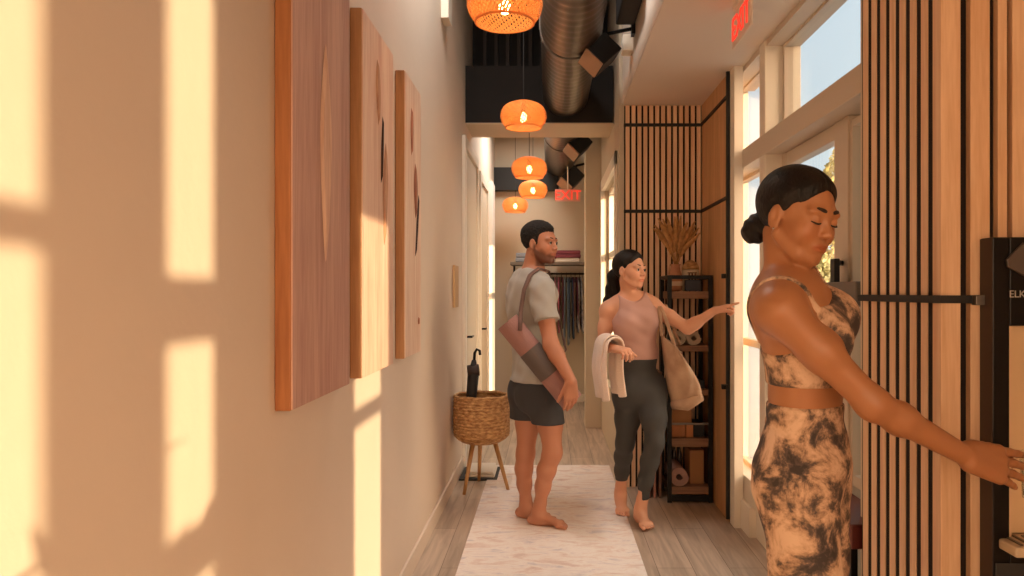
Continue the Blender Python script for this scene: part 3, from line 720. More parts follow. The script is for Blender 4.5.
# ---- exit signs
red = mat('exit_red', rgb(232,66,48), .5, emis=rgb(255,60,44), estr=.9)
acry = mat('exit_panel', rgb(226,206,190), .3)
def text_obj(name, s, size, mt, parent, loc, rot, ext=.0015):
    cu = bpy.data.curves.new(name, 'FONT'); cu.body = s; cu.size = size; cu.extrude = ext; cu.align_x = 'CENTER'; cu.align_y = 'CENTER'
    t = bpy.data.objects.new(name+'_tmp', cu); C.objects.link(t)
    dg = bpy.context.evaluated_depsgraph_get(); me = bpy.data.meshes.new_from_object(t.evaluated_get(dg))
    bpy.data.objects.remove(t); me.materials.clear(); me.materials.append(mt)
    Mx = Matrix.Translation(Vector(loc)-(parent.location if parent else Vector())) @ rot
    me.transform(Mx); me.name = name
    o = bpy.data.objects.new(name, me); C.objects.link(o); o.parent = parent; return o
ex = empty('exit_sign', (.87,3.5,SOF-.25), 'glowing red exit sign hung edge on under the white soffit', 'exit sign')
ex.location = (.88,3.42,2.44)
MB().box(.860,.872,3.20,3.53,2.52,2.67).build('sign_panel', acry, ex, bevel=.004)
MB().box(.846,.886,3.26,3.46,2.67,SOF).build('canopy_mount', M['white_trim'], ex, bevel=.004)
text_obj('letters', 'EXIT', .15, red, ex, (.858,3.365,2.595), Matrix.Rotation(-math.pi/2,4,'Z')@Matrix.Rotation(math.pi/2,4,'X'), .003)
e2 = empty('exit_sign', (.20,8.6,2.42), 'small red exit sign far down the corridor above the clothes rail', 'exit sign')
MB().box(.07,.36,8.60,8.615,2.42,2.56).build('sign_panel', mat('exit_panel_red', rgb(214,150,130), .4), e2, bevel=.003)
text_obj('letters', 'EXIT', .15, red, e2, (.215,8.598,2.487), Matrix.Rotation(math.pi/2,4,'X'), .002)
MB().tube([(.215,8.607,2.56),(.215,8.607,3.35)], .006, 8).build('stem', M['white_trim'], e2)
# ---- clothes rail at the end wall
r = empty('clothes_rail', (.0,9.05,0), 'black metal clothes rail with a shelf on top against the far wall', 'clothes rail')
for x in (-.42,.44):
    MB().tube([(x,9.08,.0),(x,9.08,1.74)], .013, 8).build('upright', M['black_metal'], r)
    MB().tube([(x,8.85,.013),(x,9.32,.013)], .012, 8).build('foot_bar', M['black_metal'], r)
MB().tube([(-.42,9.08,1.60),(.44,9.08,1.60)], .011, 8).build('hanging_bar', M['black_metal'], r)
MB().box(-.46,.46,8.90,9.30,1.70,1.735).build('top_shelf', mat('shelf_grey_brown', rgb(112,98,86), .7, bump=.1), r, bevel=.004)
def garment(x, col, L, w, label, seed, pat=None):
    random.seed(seed)
    r = empty('hanging_garment', (x,9.08,1.6), label, 'garment', 'clothes on the far rail')
    def fn(u, v):
        sh = .05+.17*min(1,(u*3.2))**.7 if u < .3 else .22-.02*math.sin(u*4)
        y = 9.08+(v-.5)*2*sh*.95; dx = w*math.sin(v*math.pi*3+seed)*u*.6+.006*math.sin(v*17+seed)
        return (x+dx+(.012+.01*u), y, 1.56-L*u-.03*math.sin(v*5+seed)*u)
    b = MB().grid(fn, 14, 16)
    b.grid(lambda u, v: tuple(np.array(fn(u,v))-np.array([.036+.016*u,0,0])), 14, 16)
    b.build('cloth', mat('garment_cloth', col, .85, bump=.3, bscale=30, **(pat or {})), r, smooth=True, solid=.004)
    MB().tube([(x-.004,9.08,1.555),(x-.004,9.08,1.595),(x-.004,9.09,1.615),(x-.004,9.10,1.60)], .003, 6).tube([(x-.004,8.90,1.50),(x-.004,9.08,1.558),(x-.004,9.26,1.50)], .006, 6).build('hanger', M['black_metal'], r)
GS = [(-.30,rgb(70,70,76),.5,'dark grey garment at the left end of the far rail, behind the man'),(-.20,rgb(150,120,110),.5,'dusty brown garment second from the left on the far rail'),
      (.04,rgb(40,34,40),.62,'black garment just right of the man on the far rail'),(.10,rgb(176,96,108),.66,'rose pink garment on the far rail'),
      (.155,rgb(110,44,58),.60,'dark maroon garment between the rose one and the blue ones'),(.215,rgb(136,150,164),.80,'pale blue grey garment, longest on the far rail'),
      (.27,rgb(66,80,100),.72,'slate blue garment beside the pale blue one on the far rail'),(.32,rgb(96,40,50),.5,'short wine red garment near the right end of the far rail'),
      (.375,rgb(190,182,176),.64,'white and grey patterned garment at the right end of the far rail')]
for i, (x, c, L, lb) in enumerate(GS):
    garment(x, c, L, .012, lb, i, {'col2': rgb(70,66,72), 'vscale': 26} if i == 8 else None)
def folded(name, x0, x1, y0, y1, z, t, col, lb, grp=None):
    b = MB().box(x0,x1,y0,y1,z,z+t*.48).box(x0+.005,x1-.004,y0+.004,y1,z+t*.5,z+t)
    return tag(b.build(name, mat('folded_cloth_mat', col, .9, bump=.3), bevel=min(.012,t*.2)), lb, 'folded cloth', grp)
folded('folded_towel', .08,.36,8.93,9.25,1.736,.05,rgb(232,222,212),'folded white towel under the maroon blanket on the far shelf')
folded('folded_blanket', .07,.38,8.92,9.26,1.787,.09,rgb(122,58,70),'folded maroon blanket on top of the white towel on the far shelf')
folded('folded_blanket', -.40,-.12,8.93,9.25,1.736,.11,rgb(132,134,142),'folded grey blanket at the left end of the far shelf, left of the man')
# ---- shelf rack in the alcove
SX0, SX1, SY0, SY1 = .815, 1.06, 4.92, 5.24
shw = wood('rack_board', rgb(150,112,84), rgb(116,84,62), .6, 'X')
SX0 = .79
r = empty('shelf_rack', ((SX0+SX1)/2,5.08,0), 'tall black metal shelf rack with brown wood shelves in the slatted alcove', 'shelf')
SX1 = 1.058
for x in (SX0, SX1):
    for y in (SY0, SY1):
        MB().box(x-.014,x+.014,y-.014,y+.014,0,1.48).build('upright', M['black_metal'], r, bevel=.002)
for y in (SY0, SY1):
    MB().box(SX0-.014,SX1+.014,y-.012,y+.012,1.465,1.49).build('top_rail', M['black_metal'], r, bevel=.002)
for x in (SX0, SX1):
    MB().box(x-.012,x+.012,SY0,SY1,1.465,1.49).build('top_rail', M['black_metal'], r, bevel=.002)
SHZ = [(1.335,1.385),(.99,1.03),(.70,.74),(.365,.42),(.055,.105)]
for z0, z1 in SHZ:
    MB().box(SX0+.004,SX1-.004,SY0-.01,SY1+.01,z0,z1).build('shelf_board', shw, r, bevel=.003)
MB().box(SX0,SX1,SY0-.012,SY0+.0,.01,.05).build('plinth_rail', M['black_metal'], r)
for z0 in (.515,):
    MB().box(SX0,SX1,SY0-.006,SY0+.006,z0-.006,z0+.006).build('front_rail', M['grey_metal'], r)
# low black rail frame standing behind-left of the rack
# things on it
zt = 1.386
v = empty('vase', (.845,5.02,zt), 'rounded terracotta pink vase on the top shelf holding dried pampas grass', 'vase')
vb_ = MB().lathe((.845,5.02,zt), [(.03,0),(.045,.01),(.052,.05),(.046,.10),(.034,.14),(.030,.165),(.036,.18),(.030,.18),(.024,.16)], 24, cap=True).build('vase_body', mat('terracotta', rgb(186,128,94), .8, bump=.2, bscale=50, var=.2, vscale=30), v, smooth=True)
MB().lathe((.845,5.02,zt), [(.0505,.035),(.0535,.04),(.0535,.06),(.0515,.065)], 24, cap=False).build('vase_band', mat('vase_band', rgb(216,190,160), .8), vb_, smooth=True)
pam = mat('pampas', rgb(196,146,92), .9, bump=.5, bscale=150, var=.35, vscale=40)
random.seed(11)
for k in range(17):
    a = -2.9+k*.34; tx = .150*math.sin(-1.25+2.6*k/16); ty = .05*math.sin(k*2.4)-.03; tz = .24+.10*math.cos((k/16-.45)*2.8)+random.uniform(-.03,.03)
    o_ = A(.848,5.02,zt+.15); tip = o_+A(tx*1.05,ty,tz)
    mid = o_+A(tx*.35,ty*.5,tz*.55)
    b = MB().tube([o_-A(0,0,.12), o_, mid], .0022, 5)
    rs = np.random.RandomState(k)
    b.tube([o_+(mid-o_)*.6, mid, (mid+tip)/2, tip], [.004,.017,.017,.003], 9)
    for q in range(170):
        t = rs.rand()**.8; base = mid*(1-t)+tip*t if t > 0 else mid; base = mid+(tip-mid)*t
        dirv = (tip-mid)/np.linalg.norm(tip-mid); w = rs.randn(3); w -= dirv*(w@dirv); w /= np.linalg.norm(w)+1e-6
        ln = .030*(1-.6*t); e_ = base+dirv*ln*1.2+w*ln*.75+A(0,0,-.006)
        sd = np.cross(dirv, w)*.0016
        b.add([base-sd, base+sd, e_], [(0,1,2)])
    tag(b.build('pampas_stem', pam), 'dried tan pampas grass plume in the terracotta vase on the rack', 'dried grass', 'pampas plumes in the vase')
ln = empty('lidded_jar', (.955,5.02,zt), 'cream ceramic jar with brown markings and domed woven lid behind the dark box', 'jar')
jb_ = MB().lathe((.955,5.06,zt), [(.05,0),(.056,.01),(.056,.135),(.05,.145)], 24).build('jar_body', mat('jar_cream', rgb(222,202,170), .7), ln, smooth=True)
MB().lathe((.955,5.06,zt+.145), [(.060,0),(.058,.012),(.042,.045),(.015,.062),(.002,.066)], 24).build('domed_lid', M['rattan'], ln, smooth=True)
b = MB()
for x in (.935,.955,.975): b.obox((x,5.002,zt+.09), (.005,0,0), (0,.003,0), (0,0,.028))
b.obox((.955,5.002,zt+.122), (.03,0,0), (0,.003,0), (0,0,.003)); b.build('painted_marks', mat('jar_marks', rgb(110,70,46), .8), jb_)
tag(MB().box(.900,1.000,4.935,4.985,zt,zt+.075).build('storage_box', mat('navy_box', rgb(50,54,66), .6, bump=.1), bevel=.004), 'dark blue grey box at the front of the top rack shelf below the jar', 'box')
def roll(name, c, ax, R0, L, m1, m2, label, cat, group=None, turns=5, inner=.3, z0=None):
    """spiral rolled sheet lying along ax"""
    r = empty(name, c, label, cat, group)
    ax = np.array(ax,float); ax /= np.linalg.norm(ax); u = np.cross(ax, (0,0,1)); u /= np.linalg.norm(u); w = np.cross(u, ax)
    c = np.array(c,float); N = turns*28; th = R0*(1-inner)/turns
    V = []
    for k in range(N+1):
        a = 2*math.pi*k/28; rr = R0*inner+th*k/28
        for rad in (rr, rr+th*.8):
            for e_ in (-L/2, L/2): V.append(c+ax*e_+rad*(math.cos(a)*u+math.sin(a)*w))
    Fc = []
    for k in range(N):
        i, j = 4*k, 4*k+4
        Fc += [(i,i+1,j+1,j),(i+2,j+2,j+3,i+3),(i,j,j+2,i+2),(i+1,i+3,j+3,j+1)]
    MB().add(V, Fc).build('rolled_sheet', m1, r, smooth=False)
    return r
wt = mat('towel_white', rgb(214,196,174), .95, bump=.5, bscale=180)
for i, (x, lb) in enumerate(((.855,'left of two rolled cream towels on the second rack shelf'),(.955,'right of two rolled cream towels on the second rack shelf'))):
    roll('rolled_towel', (x,5.06,1.031+.045), (0,1,0), .044, .22, wt, wt, lb, 'towel', 'rolled towels on the rack', 4)
roll('rolled_towel', (.905,5.08,.741+.04), (0,1,0), .04, .20, mat('towel_tan', rgb(150,116,88), .95, bump=.5, bscale=180), wt, 'rolled brown towel on the third rack shelf', 'towel', None, 4)
tag(MB().box(.955,1.03,4.96,5.16,.741,.80).build('storage_box', M['black'], bevel=.004), 'low black box on the third rack shelf', 'box')
card = mat('box_wood', rgb(176,116,74), .75, bump=.1, var=.15, vscale=12)
card2 = mat('kraft_box', rgb(170,122,80), .8, bump=.1)
tag(MB().box(.81,.90,4.95,5.15,.421,.50).build('wooden_box', card, bevel=.004), 'dark orange wooden box, left lower box on the fourth rack shelf', 'box')
tag(MB().box(.904,.950,4.94,5.16,.421,.51).build('wooden_box', mat('box_orange', rgb(196,132,84), .75, bump=.1), bevel=.004), 'lighter orange upright box in the middle of the fourth rack shelf', 'box')
tag(MB().box(.955,1.028,4.96,5.16,.421,.508).build('storage_box', M['black'], bevel=.004), 'black box at the right of the fourth rack shelf', 'box')
tag(MB().box(.815,.945,4.96,5.14,.512,.60).build('wooden_box', card2, bevel=.004), 'brown box stacked on the two orange boxes of the rack', 'box')
pinkm = mat('mat_pink', rgb(190,126,108), .8, bump=.3, bscale=200)
roll('rolled_mat', (.855,5.06,.106+.06), (.0,1,0), .058, .27, mat('mat_grey_pink', rgb(176,140,130), .8, bump=.3, bscale=200), pinkm, 'rolled pink grey mat on the lowest rack shelf', 'yoga mat', None, 5, .3)
tag(MB().box(.935,1.028,4.98,5.17,.106,.33).build('cardboard_box', card2, bevel=.004), 'tall brown cardboard box on the lowest rack shelf beside the rolled mat', 'box')
for i, x in enumerate((.83,.868,.905)):
    q = empty('bottle', (x,5.16,.226), 'slim dark bottle standing behind the rolled mat, %s of three' % ('left','middle','right')[i], 'bottle', 'dark bottles on the lowest rack shelf')
    q.location = (x,5.20,.106)
    bb_ = MB().lathe((x,5.20,.106), [(.014,0),(.016,.01),(.016,.15),(.007,.185),(.007,.20)], 14).build('bottle_body', mat('bottle_dark', rgb(60,36,28), .25), q, smooth=True)
    MB().lathe((x,5.20,.306), [(.009,0),(.009,.022),(.001,.024)], 12).build('cap', M['black'], bb_, smooth=True)
# leather mats leaning left of the rack
lm = mat('red_brown_board', rgb(126,74,60), .7, bump=.1)
for i, (x, c, z1, lb) in enumerate(((.665,lm,.62,'dark red brown board leaning behind the woman, leftmost of three'),(.700,mat('pink_board_small', rgb(176,122,102), .7, bump=.1),.74,'pinkish board leaning left of the rack, middle of three'),(.737,mat('brown_board_small', rgb(120,84,62), .7, bump=.1),.84,'brown board leaning directly against the rack, tallest of three'))):
    tag(MB().add([(x,5.02,0),(x+.016,5.02,0),(x,5.22,0),(x+.016,5.22,0),(x+.01,5.06,z1),(x+.026,5.06,z1),(x+.01,5.26,z1),(x+.026,5.26,z1)],[(0,1,3,2),(4,6,7,5),(0,4,5,1),(2,3,7,6),(0,2,6,4),(1,5,7,3)]).build('leaning_board', c, bevel=.003), lb, 'board', 'boards leaning beside the rack')
# ---- drinking station on the pillar
ST = empty('bottle_filling_station', (1.149,1.94,.45), 'black wall mounted water bottle filling station with a cream alcove on the slatted pillar', 'water dispenser')
YF = 1.942
blk = mat('station_black', rgb(15,12,12), .3, spec=.25)
b = MB()
b.box(1.149,1.193,YF,1.998,.44,1.522).box(1.193,1.46,YF,1.998,1.292,1.522).box(1.445,1.49,YF,1.998,.44,1.522).box(1.193,1.46,1.985,1.998,.74,1.30).box(1.193,1.46,YF,1.998,.44,.72)
b.build('housing', blk, ST, bevel=.003)
MB().box(1.148,1.1492,YF+.001,1.998,.45,1.52).build('side_panel', mat('station_side', rgb(62,46,36), .5), ST)
MB().box(1.194,1.444,1.978,1.984,.745,1.291).box(1.194,1.2,YF+.004,1.984,.745,1.291).build('alcove_liner', mat('alcove_cream', rgb(224,192,152), .4), ST)
c = (1.268,YF-.003,1.452); b = MB(); V = [(c[0]+dx*1.0, y, c[2]+dz) for y in (YF-.008, YF) for dx, dz in ((-.085,.0),(-.05,.045),(.05,.045),(.085,0),(.05,-.045),(-.005,-.052),(-.03,-.04))]
V = [(c[0]+dx, y, c[2]+dz) for y in (YF-.010, YF) for dx, dz in ((-.088,.012),(-.045,.055),(.06,.055),(.088,0),(.06,-.052),(.01,-.058),(-.085,-.008))]
b.add(V, [tuple(range(7)), tuple(range(13,6,-1))]+[(k,(k+1)%7,7+(k+1)%7,7+k) for k in range(7)]).build('sensor_plate', mat('station_grey', rgb(92,82,76), .4, .3), ST, bevel=.002)
text_obj('lettering', 'ELK', .026, mat('letter_grey', rgb(176,170,164), .5), ST, (1.212,YF-.001,1.374), Matrix.Rotation(math.pi/2,4,'X'), .001)
MB().tube([(1.30,1.98,1.20),(1.27,1.94,1.20),(1.27,1.90,1.17),(1.27,1.90,1.12)], .014, 12).build('spout', M['chrome'], ST, smooth=True)
dt_ = MB().box(1.165,1.46,1.87,1.99,.715,.742).build('drip_tray', mat('tray_cream', rgb(206,184,156), .4), ST, bevel=.006)
b = MB()
for k in range(11): b.box(1.185+k*.024,1.192+k*.024,1.885,1.96,.742,.7455)
b.build('tray_grille', M['grey_metal'], dt_)
MB().box(1.154,1.45,YF-.004,YF,.46,.68).build('lower_door', mat('smoked_glass', rgb(40,44,48), .12, spec=.6), ST, bevel=.003)
MB().box(1.125,1.165,1.975,1.999,1.345,1.372).build('band_bracket', M['grey_metal'], ST, bevel=.002)
# ---- bench seen through the gap left of the pillar
r = empty('side_table', (1.02,2.75,0), 'small dark red side table between the door and the slat pillar', 'table')
r.location = (1.12,2.78,0)
rm = mat('red_brown_lacquer', rgb(96,40,32), .4)
MB().box(1.03,1.20,2.56,2.98,.50,.585).build('table_top', rm, r, bevel=.006)
for x in (1.05,1.18):
    for y in (2.59,2.95): MB().box(x-.012,x+.012,y-.012,y+.012,0,.50).build('leg', M['black_metal'], r, bevel=.002)
MB().box(1.045,1.19,2.58,2.96,.20,.22).build('lower_shelf', rm, r, bevel=.003)
# ---- potted palm behind the camera that throws leaf shadows on the left wall
pr = empty('potted_plant', (.62,-.95,0), 'tall potted plant with long leaves by the window behind the camera', 'plant')
MB().lathe((.62,-.95,0), [(.14,0),(.17,.02),(.20,.38),(.21,.40),(.19,.40),(.18,.36)], 28).build('pot', mat('pot_grey', rgb(150,140,130), .8), pr, smooth=True)
MB().lathe((.62,-.95,.34), [(.18,0),(.17,.02),(.001,.03)], 20).build('soil', mat('soil', rgb(60,44,34), .95, bump=.6), pr)
lf = mat('leaf_green', rgb(86,110,62), .6)
random.seed(4)
for k in range(12):
    a = k*.55; L_ = .55+.12*(k % 3); h_ = 1.22+.05*(k % 4); b = MB()
    def lp(t): return A(.62+math.cos(a)*L_*.6*t**1.6, -.95+math.sin(a)*L_*.6*t**1.6, .36+h_*t**.8-.25*t**3)
    b.tube([lp(t/8) for t in range(9)], [.007]*5+[.005]*4, 6)
    for q in range(4, 9):
        t = q/8; p_ = lp(t); dv = lp(min(1,t+.01))-lp(t-.01); dv /= np.linalg.norm(dv); sd = np.cross(dv,(0,0,1)); sd /= np.linalg.norm(sd)
        for s_ in (-1,1):
            e_ = p_+dv*.16+sd*s_*.10-A(0,0,.03); m_ = (p_+e_)/2; w = np.cross(e_-p_, (0,0,1)); w /= np.linalg.norm(w)
            b.add([p_, m_+w*.014, e_, m_-w*.014], [(0,1,2,3)])
    b.build('frond', lf, pr)

# ---- added fill panels, out of view, that brighten the corridor and its far end
M['fill_glow'] = mat('fill_panel_glow', rgb(255,240,220), .5, emis=rgb(255,226,190), estr=3)
for i, (x, y, z, lb) in enumerate(((-.36,3.7,3.99,'added fill light panel in the black ceiling above the wooden wall panels'),(-.10,8.0,3.34,'added fill light panel above the far end of the corridor'))):
    r = empty('added_fill_panel', (x,y,z), lb, 'fill light')
    MB().box(x-.18,x+.18,y-.5,y+.5,z-.03,z).build('housing', M['white_trim'], r, bevel=.004)
    MB().box(x-.165,x+.165,y-.485,y+.485,z-.034,z-.03).build('fill_diffuser', M['fill_glow'], r)
# ================================================================== PEOPLE
def spine_frame(fwd, up):
    up = np.array(up,float); up /= np.linalg.norm(up); f = np.array([fwd[0],fwd[1],0.]); f -= up*(f@up); f /= np.linalg.norm(f)
    r = np.cross(f, up); return np.stack([r,f,up],1)
def torso_prims(pel, chest, neck, fp, fc, male, s=1.0, bust=1.0, seat=1.0):
    Rp = spine_frame(fp, chest-pel); Rc = spine_frame(fc, neck-chest)
    def tp(x,y,z): return pel+Rp@(A(x,y,z)*s)
    def tc(x,y,z): return chest+Rc@(A(x,y,z)*s)
    waist = pel*.48+chest*.52; Rw = spine_frame(np.array(fp)+np.array(fc), chest-pel)
    if male:
        out = [el(tp(0,0,0),A(.165,.115,.12)*s,Rp,.04), el(waist,A(.145,.105,.15)*s,Rw,.06), el(tc(0,.0,0),A(.165,.118,.17)*s,Rc,.06),
               el(tc(0,-.01,.10),A(.185,.10,.09)*s,Rc,.06)]
        for q in (-1,1): out += [el(tc(q*.075,.075,.05),A(.085,.05,.07)*s,Rc,.04), el(tp(q*.075,-.055,-.04),A(.085,.085,.10)*s,Rp,.04)]
    else:
        out = [el(tp(0,-.005,-.01),A(.165,.105,.115)*s,Rp,.04), el(waist,A(.116,.086,.13)*s,Rw,.07), el(tc(0,-.005,0),A(.132,.096,.15)*s,Rc,.05),
               el(tc(0,-.01,.105),A(.145,.075,.07)*s,Rc,.05)]
        for q in (-1,1): out += [el(tc(q*.062,.075-.012*(1-bust)*6,.0),A(.060,.055,.062)*s*bust,Rc,.03+.03*(1-bust)*5), el(tp(q*.075,-.050*seat,-.045),A(.088,.088*seat,.098)*s,Rp,.04)]
    return out, Rp, Rc, waist
def leg_prims(hip, knee, ank, fwd, s=1.0, male=False):
    f = A(fwd[0],fwd[1],0); f /= np.linalg.norm(f); g = .95 if male else 1.0
    m = hip*.5+knee*.5+f*.012; c = knee*.70+ank*.30-f*.018; c2 = knee*.42+ank*.58-f*.008
    return chain([hip, m, knee+f*.004, knee*.93+ank*.07+f*.001, c+f*.009, c2, ank+(knee-ank)*.12, ank], [.090*s*g,.074*s*g,.050*s,.048*s,.050*s,.041*s,.031*s,.031*s], .03)
def arm_prims(sh, el_, wr, s=1.0, male=False):
    g = 1.15 if male else .92
    u = sh*.55+el_*.45; f = el_*.72+wr*.28
    return chain([sh, u, el_, f, wr], [.052*s*g,.043*s*g,.036*s*g,.0355*s*g,.0255*s*g], .03)
def bbox(pr, pad=.05):
    lo = np.full(3,1e9); hi = -lo
    for p in pr:
        if p[0] == 'c': r = max(p[3],p[4]); l, h = np.minimum(p[1],p[2])-r, np.maximum(p[1],p[2])+r
        elif p[4]: continue
        else: e = np.abs(p[3])@p[2]; l, h = p[1]-e, p[1]+e
        lo = np.minimum(lo,l); hi = np.maximum(hi,h)
    return lo-pad, hi+pad
def skin_mesh(root, prims, h, mt, H, R, sc, it=1, **kw):
    lo, hi = bbox(prims); f = Field(lo, hi, h).add(prims); V, Q = nets(f.d, f.lo, h); V = relax(V, Q, it, .4)
    V[:,2] = np.maximum(V[:,2], kw.pop('floor', -1))
    return mesh_np('body', V, Q, mt, root, tone_colors(V, H, R, sc, **kw)), f
def cloth_from(root, name, base, mt, off, region, it=3, extra=None, wr=None, k=.004):
    """cloth that follows a body field: body grown by off, inside region(P) < 0"""
    X, Y, Z = base.pts(); r = region(X, Y, Z)
    o = off if wr is None else off+wr(X, Y, Z)
    d = (base.d-o).astype(np.float32)
    d = -smin(-d, -r, k)
    V, Q = nets(d.astype(np.float32), base.lo, base.h); V = relax(V, Q, it, .5)
    return mesh_np(name, V, Q, mt, root)
def loose(root, name, prims, h, mt, region=None, it=3, wr=None, k=.004, subs=None):
    lo, hi = bbox(prims); f = Field(lo, hi, h).add(prims); X, Y, Z = f.pts()
    d = f.d if wr is None else f.d-wr(X, Y, Z)
    if region is not None: d = -smin(-d, -region(X, Y, Z), k)
    V, Q = nets(d.astype(np.float32), f.lo, h); V = relax(V, Q, it, .5)
    return mesh_np(name, V, Q, mt, root), f
def plane(p, n):
    """positive on the side n points to"""
    n = np.array(n,float); n /= np.linalg.norm(n); return lambda X,Y,Z: (X-p[0])*n[0]+(Y-p[1])*n[1]+(Z-p[2])*n[2]
def hairmat(name, c1, c2, rough=.38):
    return mat(name, c1, rough, col2=c2, vscale=30, stretch=(1,1,.5), bump=.3, bscale=170, spec=.3)
M['hair'] = hairmat('dark_hair', rgb(24,14,10), rgb(11,8,7), .5); M['hair2'] = mat('curly_hair', rgb(26,19,16), .85, col2=rgb(14,11,10), vscale=60, bump=1.0, bscale=130)
M['lash'] = mat('lash_dark', rgb(24,16,12), .6); M['browm'] = mat('brow_brown', rgb(50,32,22), .8)
M['eyewhite'] = mat('eye_white', rgb(226,216,208), .25); M['iris'] = mat('iris_dark', rgb(34,22,16), .2)
skinF = skin_mat('skin_near', rgb(172,116,78), .42); skinM = skin_mat('skin_man', rgb(182,124,96), .5); skinW = skin_mat('skin_far', rgb(220,164,134), .5)
Z3 = A(0,0,1)
def up_(p, dz): return A(p[0],p[1],p[2]+dz)

# ---------------------------------------------------------------- near woman
fw = A(.86,-.50,0); 
H = P(797,217,1.80); Rh = frame_R((.54,-.84), .24, -.06); hs = .98
neck = P(785,288,1.80); chest = P(804,333,1.82); pel = P(806,457,1.86)
T, Rp, Rc, waist = torso_prims(pel, chest, neck, fw, fw, False, 1.0, .92, .75)
right = np.cross(fw/np.linalg.norm(fw), Z3)
shR = P(779,311,1.675); elR = P(873,404,1.66); wrR = P(966,456,1.73)
shL = neck-right*.150+A(.0,0,-.075); elL = shL+A(-.03,.05,-.28); wrL = elL+A(.07,.02,-.24)
hips = [(pel+right*.085+A(0,0,-.06)), (pel-right*.085+A(0,0,-.06))]
knR = A(pel[0]-.045,pel[1]-.10,.50); knL = A(pel[0]+.02,pel[1]+.05,.50)
anR = A(pel[0]-.045,pel[1]-.12,.085); anL = A(pel[0]+.05,pel[1]+.10,.085)
nearprims = list(T)
nearprims += chain([chest+Rc@A(-.10,-.01,.125), shR+A(.012,.02,.012)], [.050,.046], .04)+chain([chest+Rc@A(-.08,-.01,.105), shL], [.044,.044], .04)
nearprims += [rc(neck+A(0,0,-.035), shR+A(.01,.04,.01), .038,.034,.05), rc(neck+A(0,0,-.045), shL+A(0,-.03,.01), .034,.030,.05)]
nearprims += [rc(neck+A(-.002,0,-.03), H+Rh@A(0,-.042,-.045), .044,.039,.012)]
nearprims += arm_prims(shR, elR, wrR, 1.0)+arm_prims(shL, elL, wrL, 1.0)
for hp, kn, an, bs_ in ((hips[0],knR,anR,-1),(hips[1],knL,anL,1)):
    nearprims += leg_prims(hp, kn, an, fw)+foot_prims(an, fw, .235, .0, 0, bs_)
hd = P(1028,472,1.78)-wrR
nearprims += hand_prims(wrR, hd, A(.1,.85,-.45), A(.35,.3,.85), (.03,.06,.10,.16), 1.2, .13, .30, .2)
nearprims += hand_prims(wrL, wrL-elL, A(-.3,-.8,0), A(.8,-.2,.0), (.3,.35,.4,.45))
nearprims += head_prims(H, Rh, hs, False, True)
root = empty('person', (pel[0],pel[1],0), 'nearest woman, hair in a low bun, tie dyed top and leggings, reaching right', 'person')
nb, nf = skin_mesh(root, nearprims, .0036, skinF, H, Rh, hs, 2, lip=(.95,.70,.64), floor=.0)
# clothes
def tiedye():
    m, nt, b = new_mat('tie_dye')
    tc = nt.nodes.new('ShaderNodeTexCoord')
    n = nt.nodes.new('ShaderNodeTexNoise'); n.inputs['Scale'].default_value = 13; n.inputs['Detail'].default_value = 10; n.inputs['Roughness'].default_value = .68; n.inputs['Distortion'].default_value = .35
    nt.links.new(tc.outputs['Object'], n.inputs[0])
    r = nt.nodes.new('ShaderNodeValToRGB'); e = r.color_ramp.elements
    e[0].position = .40; e[0].color = rgb(62,52,50); e[1].position = .62; e[1].color = rgb(222,190,162)
    for p, c in ((.455,rgb(96,80,72)),(.49,rgb(150,120,98)),(.545,rgb(200,164,136))): q = e.new(p); q.color = c
    nt.links.new(n.outputs['Fac'], r.inputs[0]); nt.links.new(r.outputs[0], b.inputs['Base Color']); b.inputs['Roughness'].default_value = .75
    n2 = nt.nodes.new('ShaderNodeTexNoise'); n2.inputs['Scale'].default_value = 14; nt.links.new(tc.outputs['Object'], n2.inputs[0])
    bp = nt.nodes.new('ShaderNodeBump'); bp.inputs['Strength'].default_value = .25; bp.inputs['Distance'].default_value = .01
    nt.links.new(n2.outputs['Fac'], bp.inputs['Height']); nt.links.new(bp.outputs[0], b.inputs['Normal'])
    return m
TD = tiedye()
wz = P(0,404,1.8)[2]
def only_legs(X,Y,Z):
    return np.maximum(Z-(wz+.02*np.clip((X-pel[0])*-1,-1,1)), .10-Z)
# tights use a field without arms so that the hand and forearm are not dressed
legf = list(T)
for hp, kn, an in ((hips[0],knR,anR),(hips[1],knL,anL)): legf += leg_prims(hp, kn, an, fw)
lo, hi = bbox(legf); LF = Field(lo, hi, .005).add(legf)
cloth_from(root, 'leggings', LF, TD, .0045, only_legs, 3, wr=lambda X,Y,Z: .0012*np.sin(Z*90+X*30))
torf = list(T); lo, hi = bbox(torf); TF = Field(lo, hi, .004).add(torf+chain([chest+Rc@A(-.10,-.01,.125), chest+Rc@A(.10,-.01,.125)], [.045,.045], .04))
bz0 = P(0,385,1.8)[2]
def brareg(X,Y,Z):
    q = [(X-chest[0])*Rc[0,i]+(Y-chest[1])*Rc[1,i]+(Z-chest[2])*Rc[2,i] for i in range(3)]
    top = .052+.0*q[1]-.9*np.clip(np.abs(q[0])-.07,0,1)-.012*np.cos(q[0]*30)*(q[1]>0)+.02*(q[1]>0)
    top = np.where(q[1] > 0, top, .010-.25*np.abs(q[0])*0)
    return np.maximum(q[2]-top, bz0+.03*0-Z+.08*np.clip(-q[1],0,1)*0)
cloth_from(root, 'sports_bra', TF, TD, .0048, brareg, 3)
def strapreg(X,Y,Z):
    q = [(X-chest[0])*Rc[0,i]+(Y-chest[1])*Rc[1,i]+(Z-chest[2])*Rc[2,i] for i in range(3)]
    c0 = np.interp(q[2], [.0,.08,.20], [.068,.074,.084])
    return np.maximum(np.maximum(np.abs(np.abs(q[0])-c0)-.0085, .030-q[2]), np.maximum(q[2]-.24, np.abs(q[1])-.13))
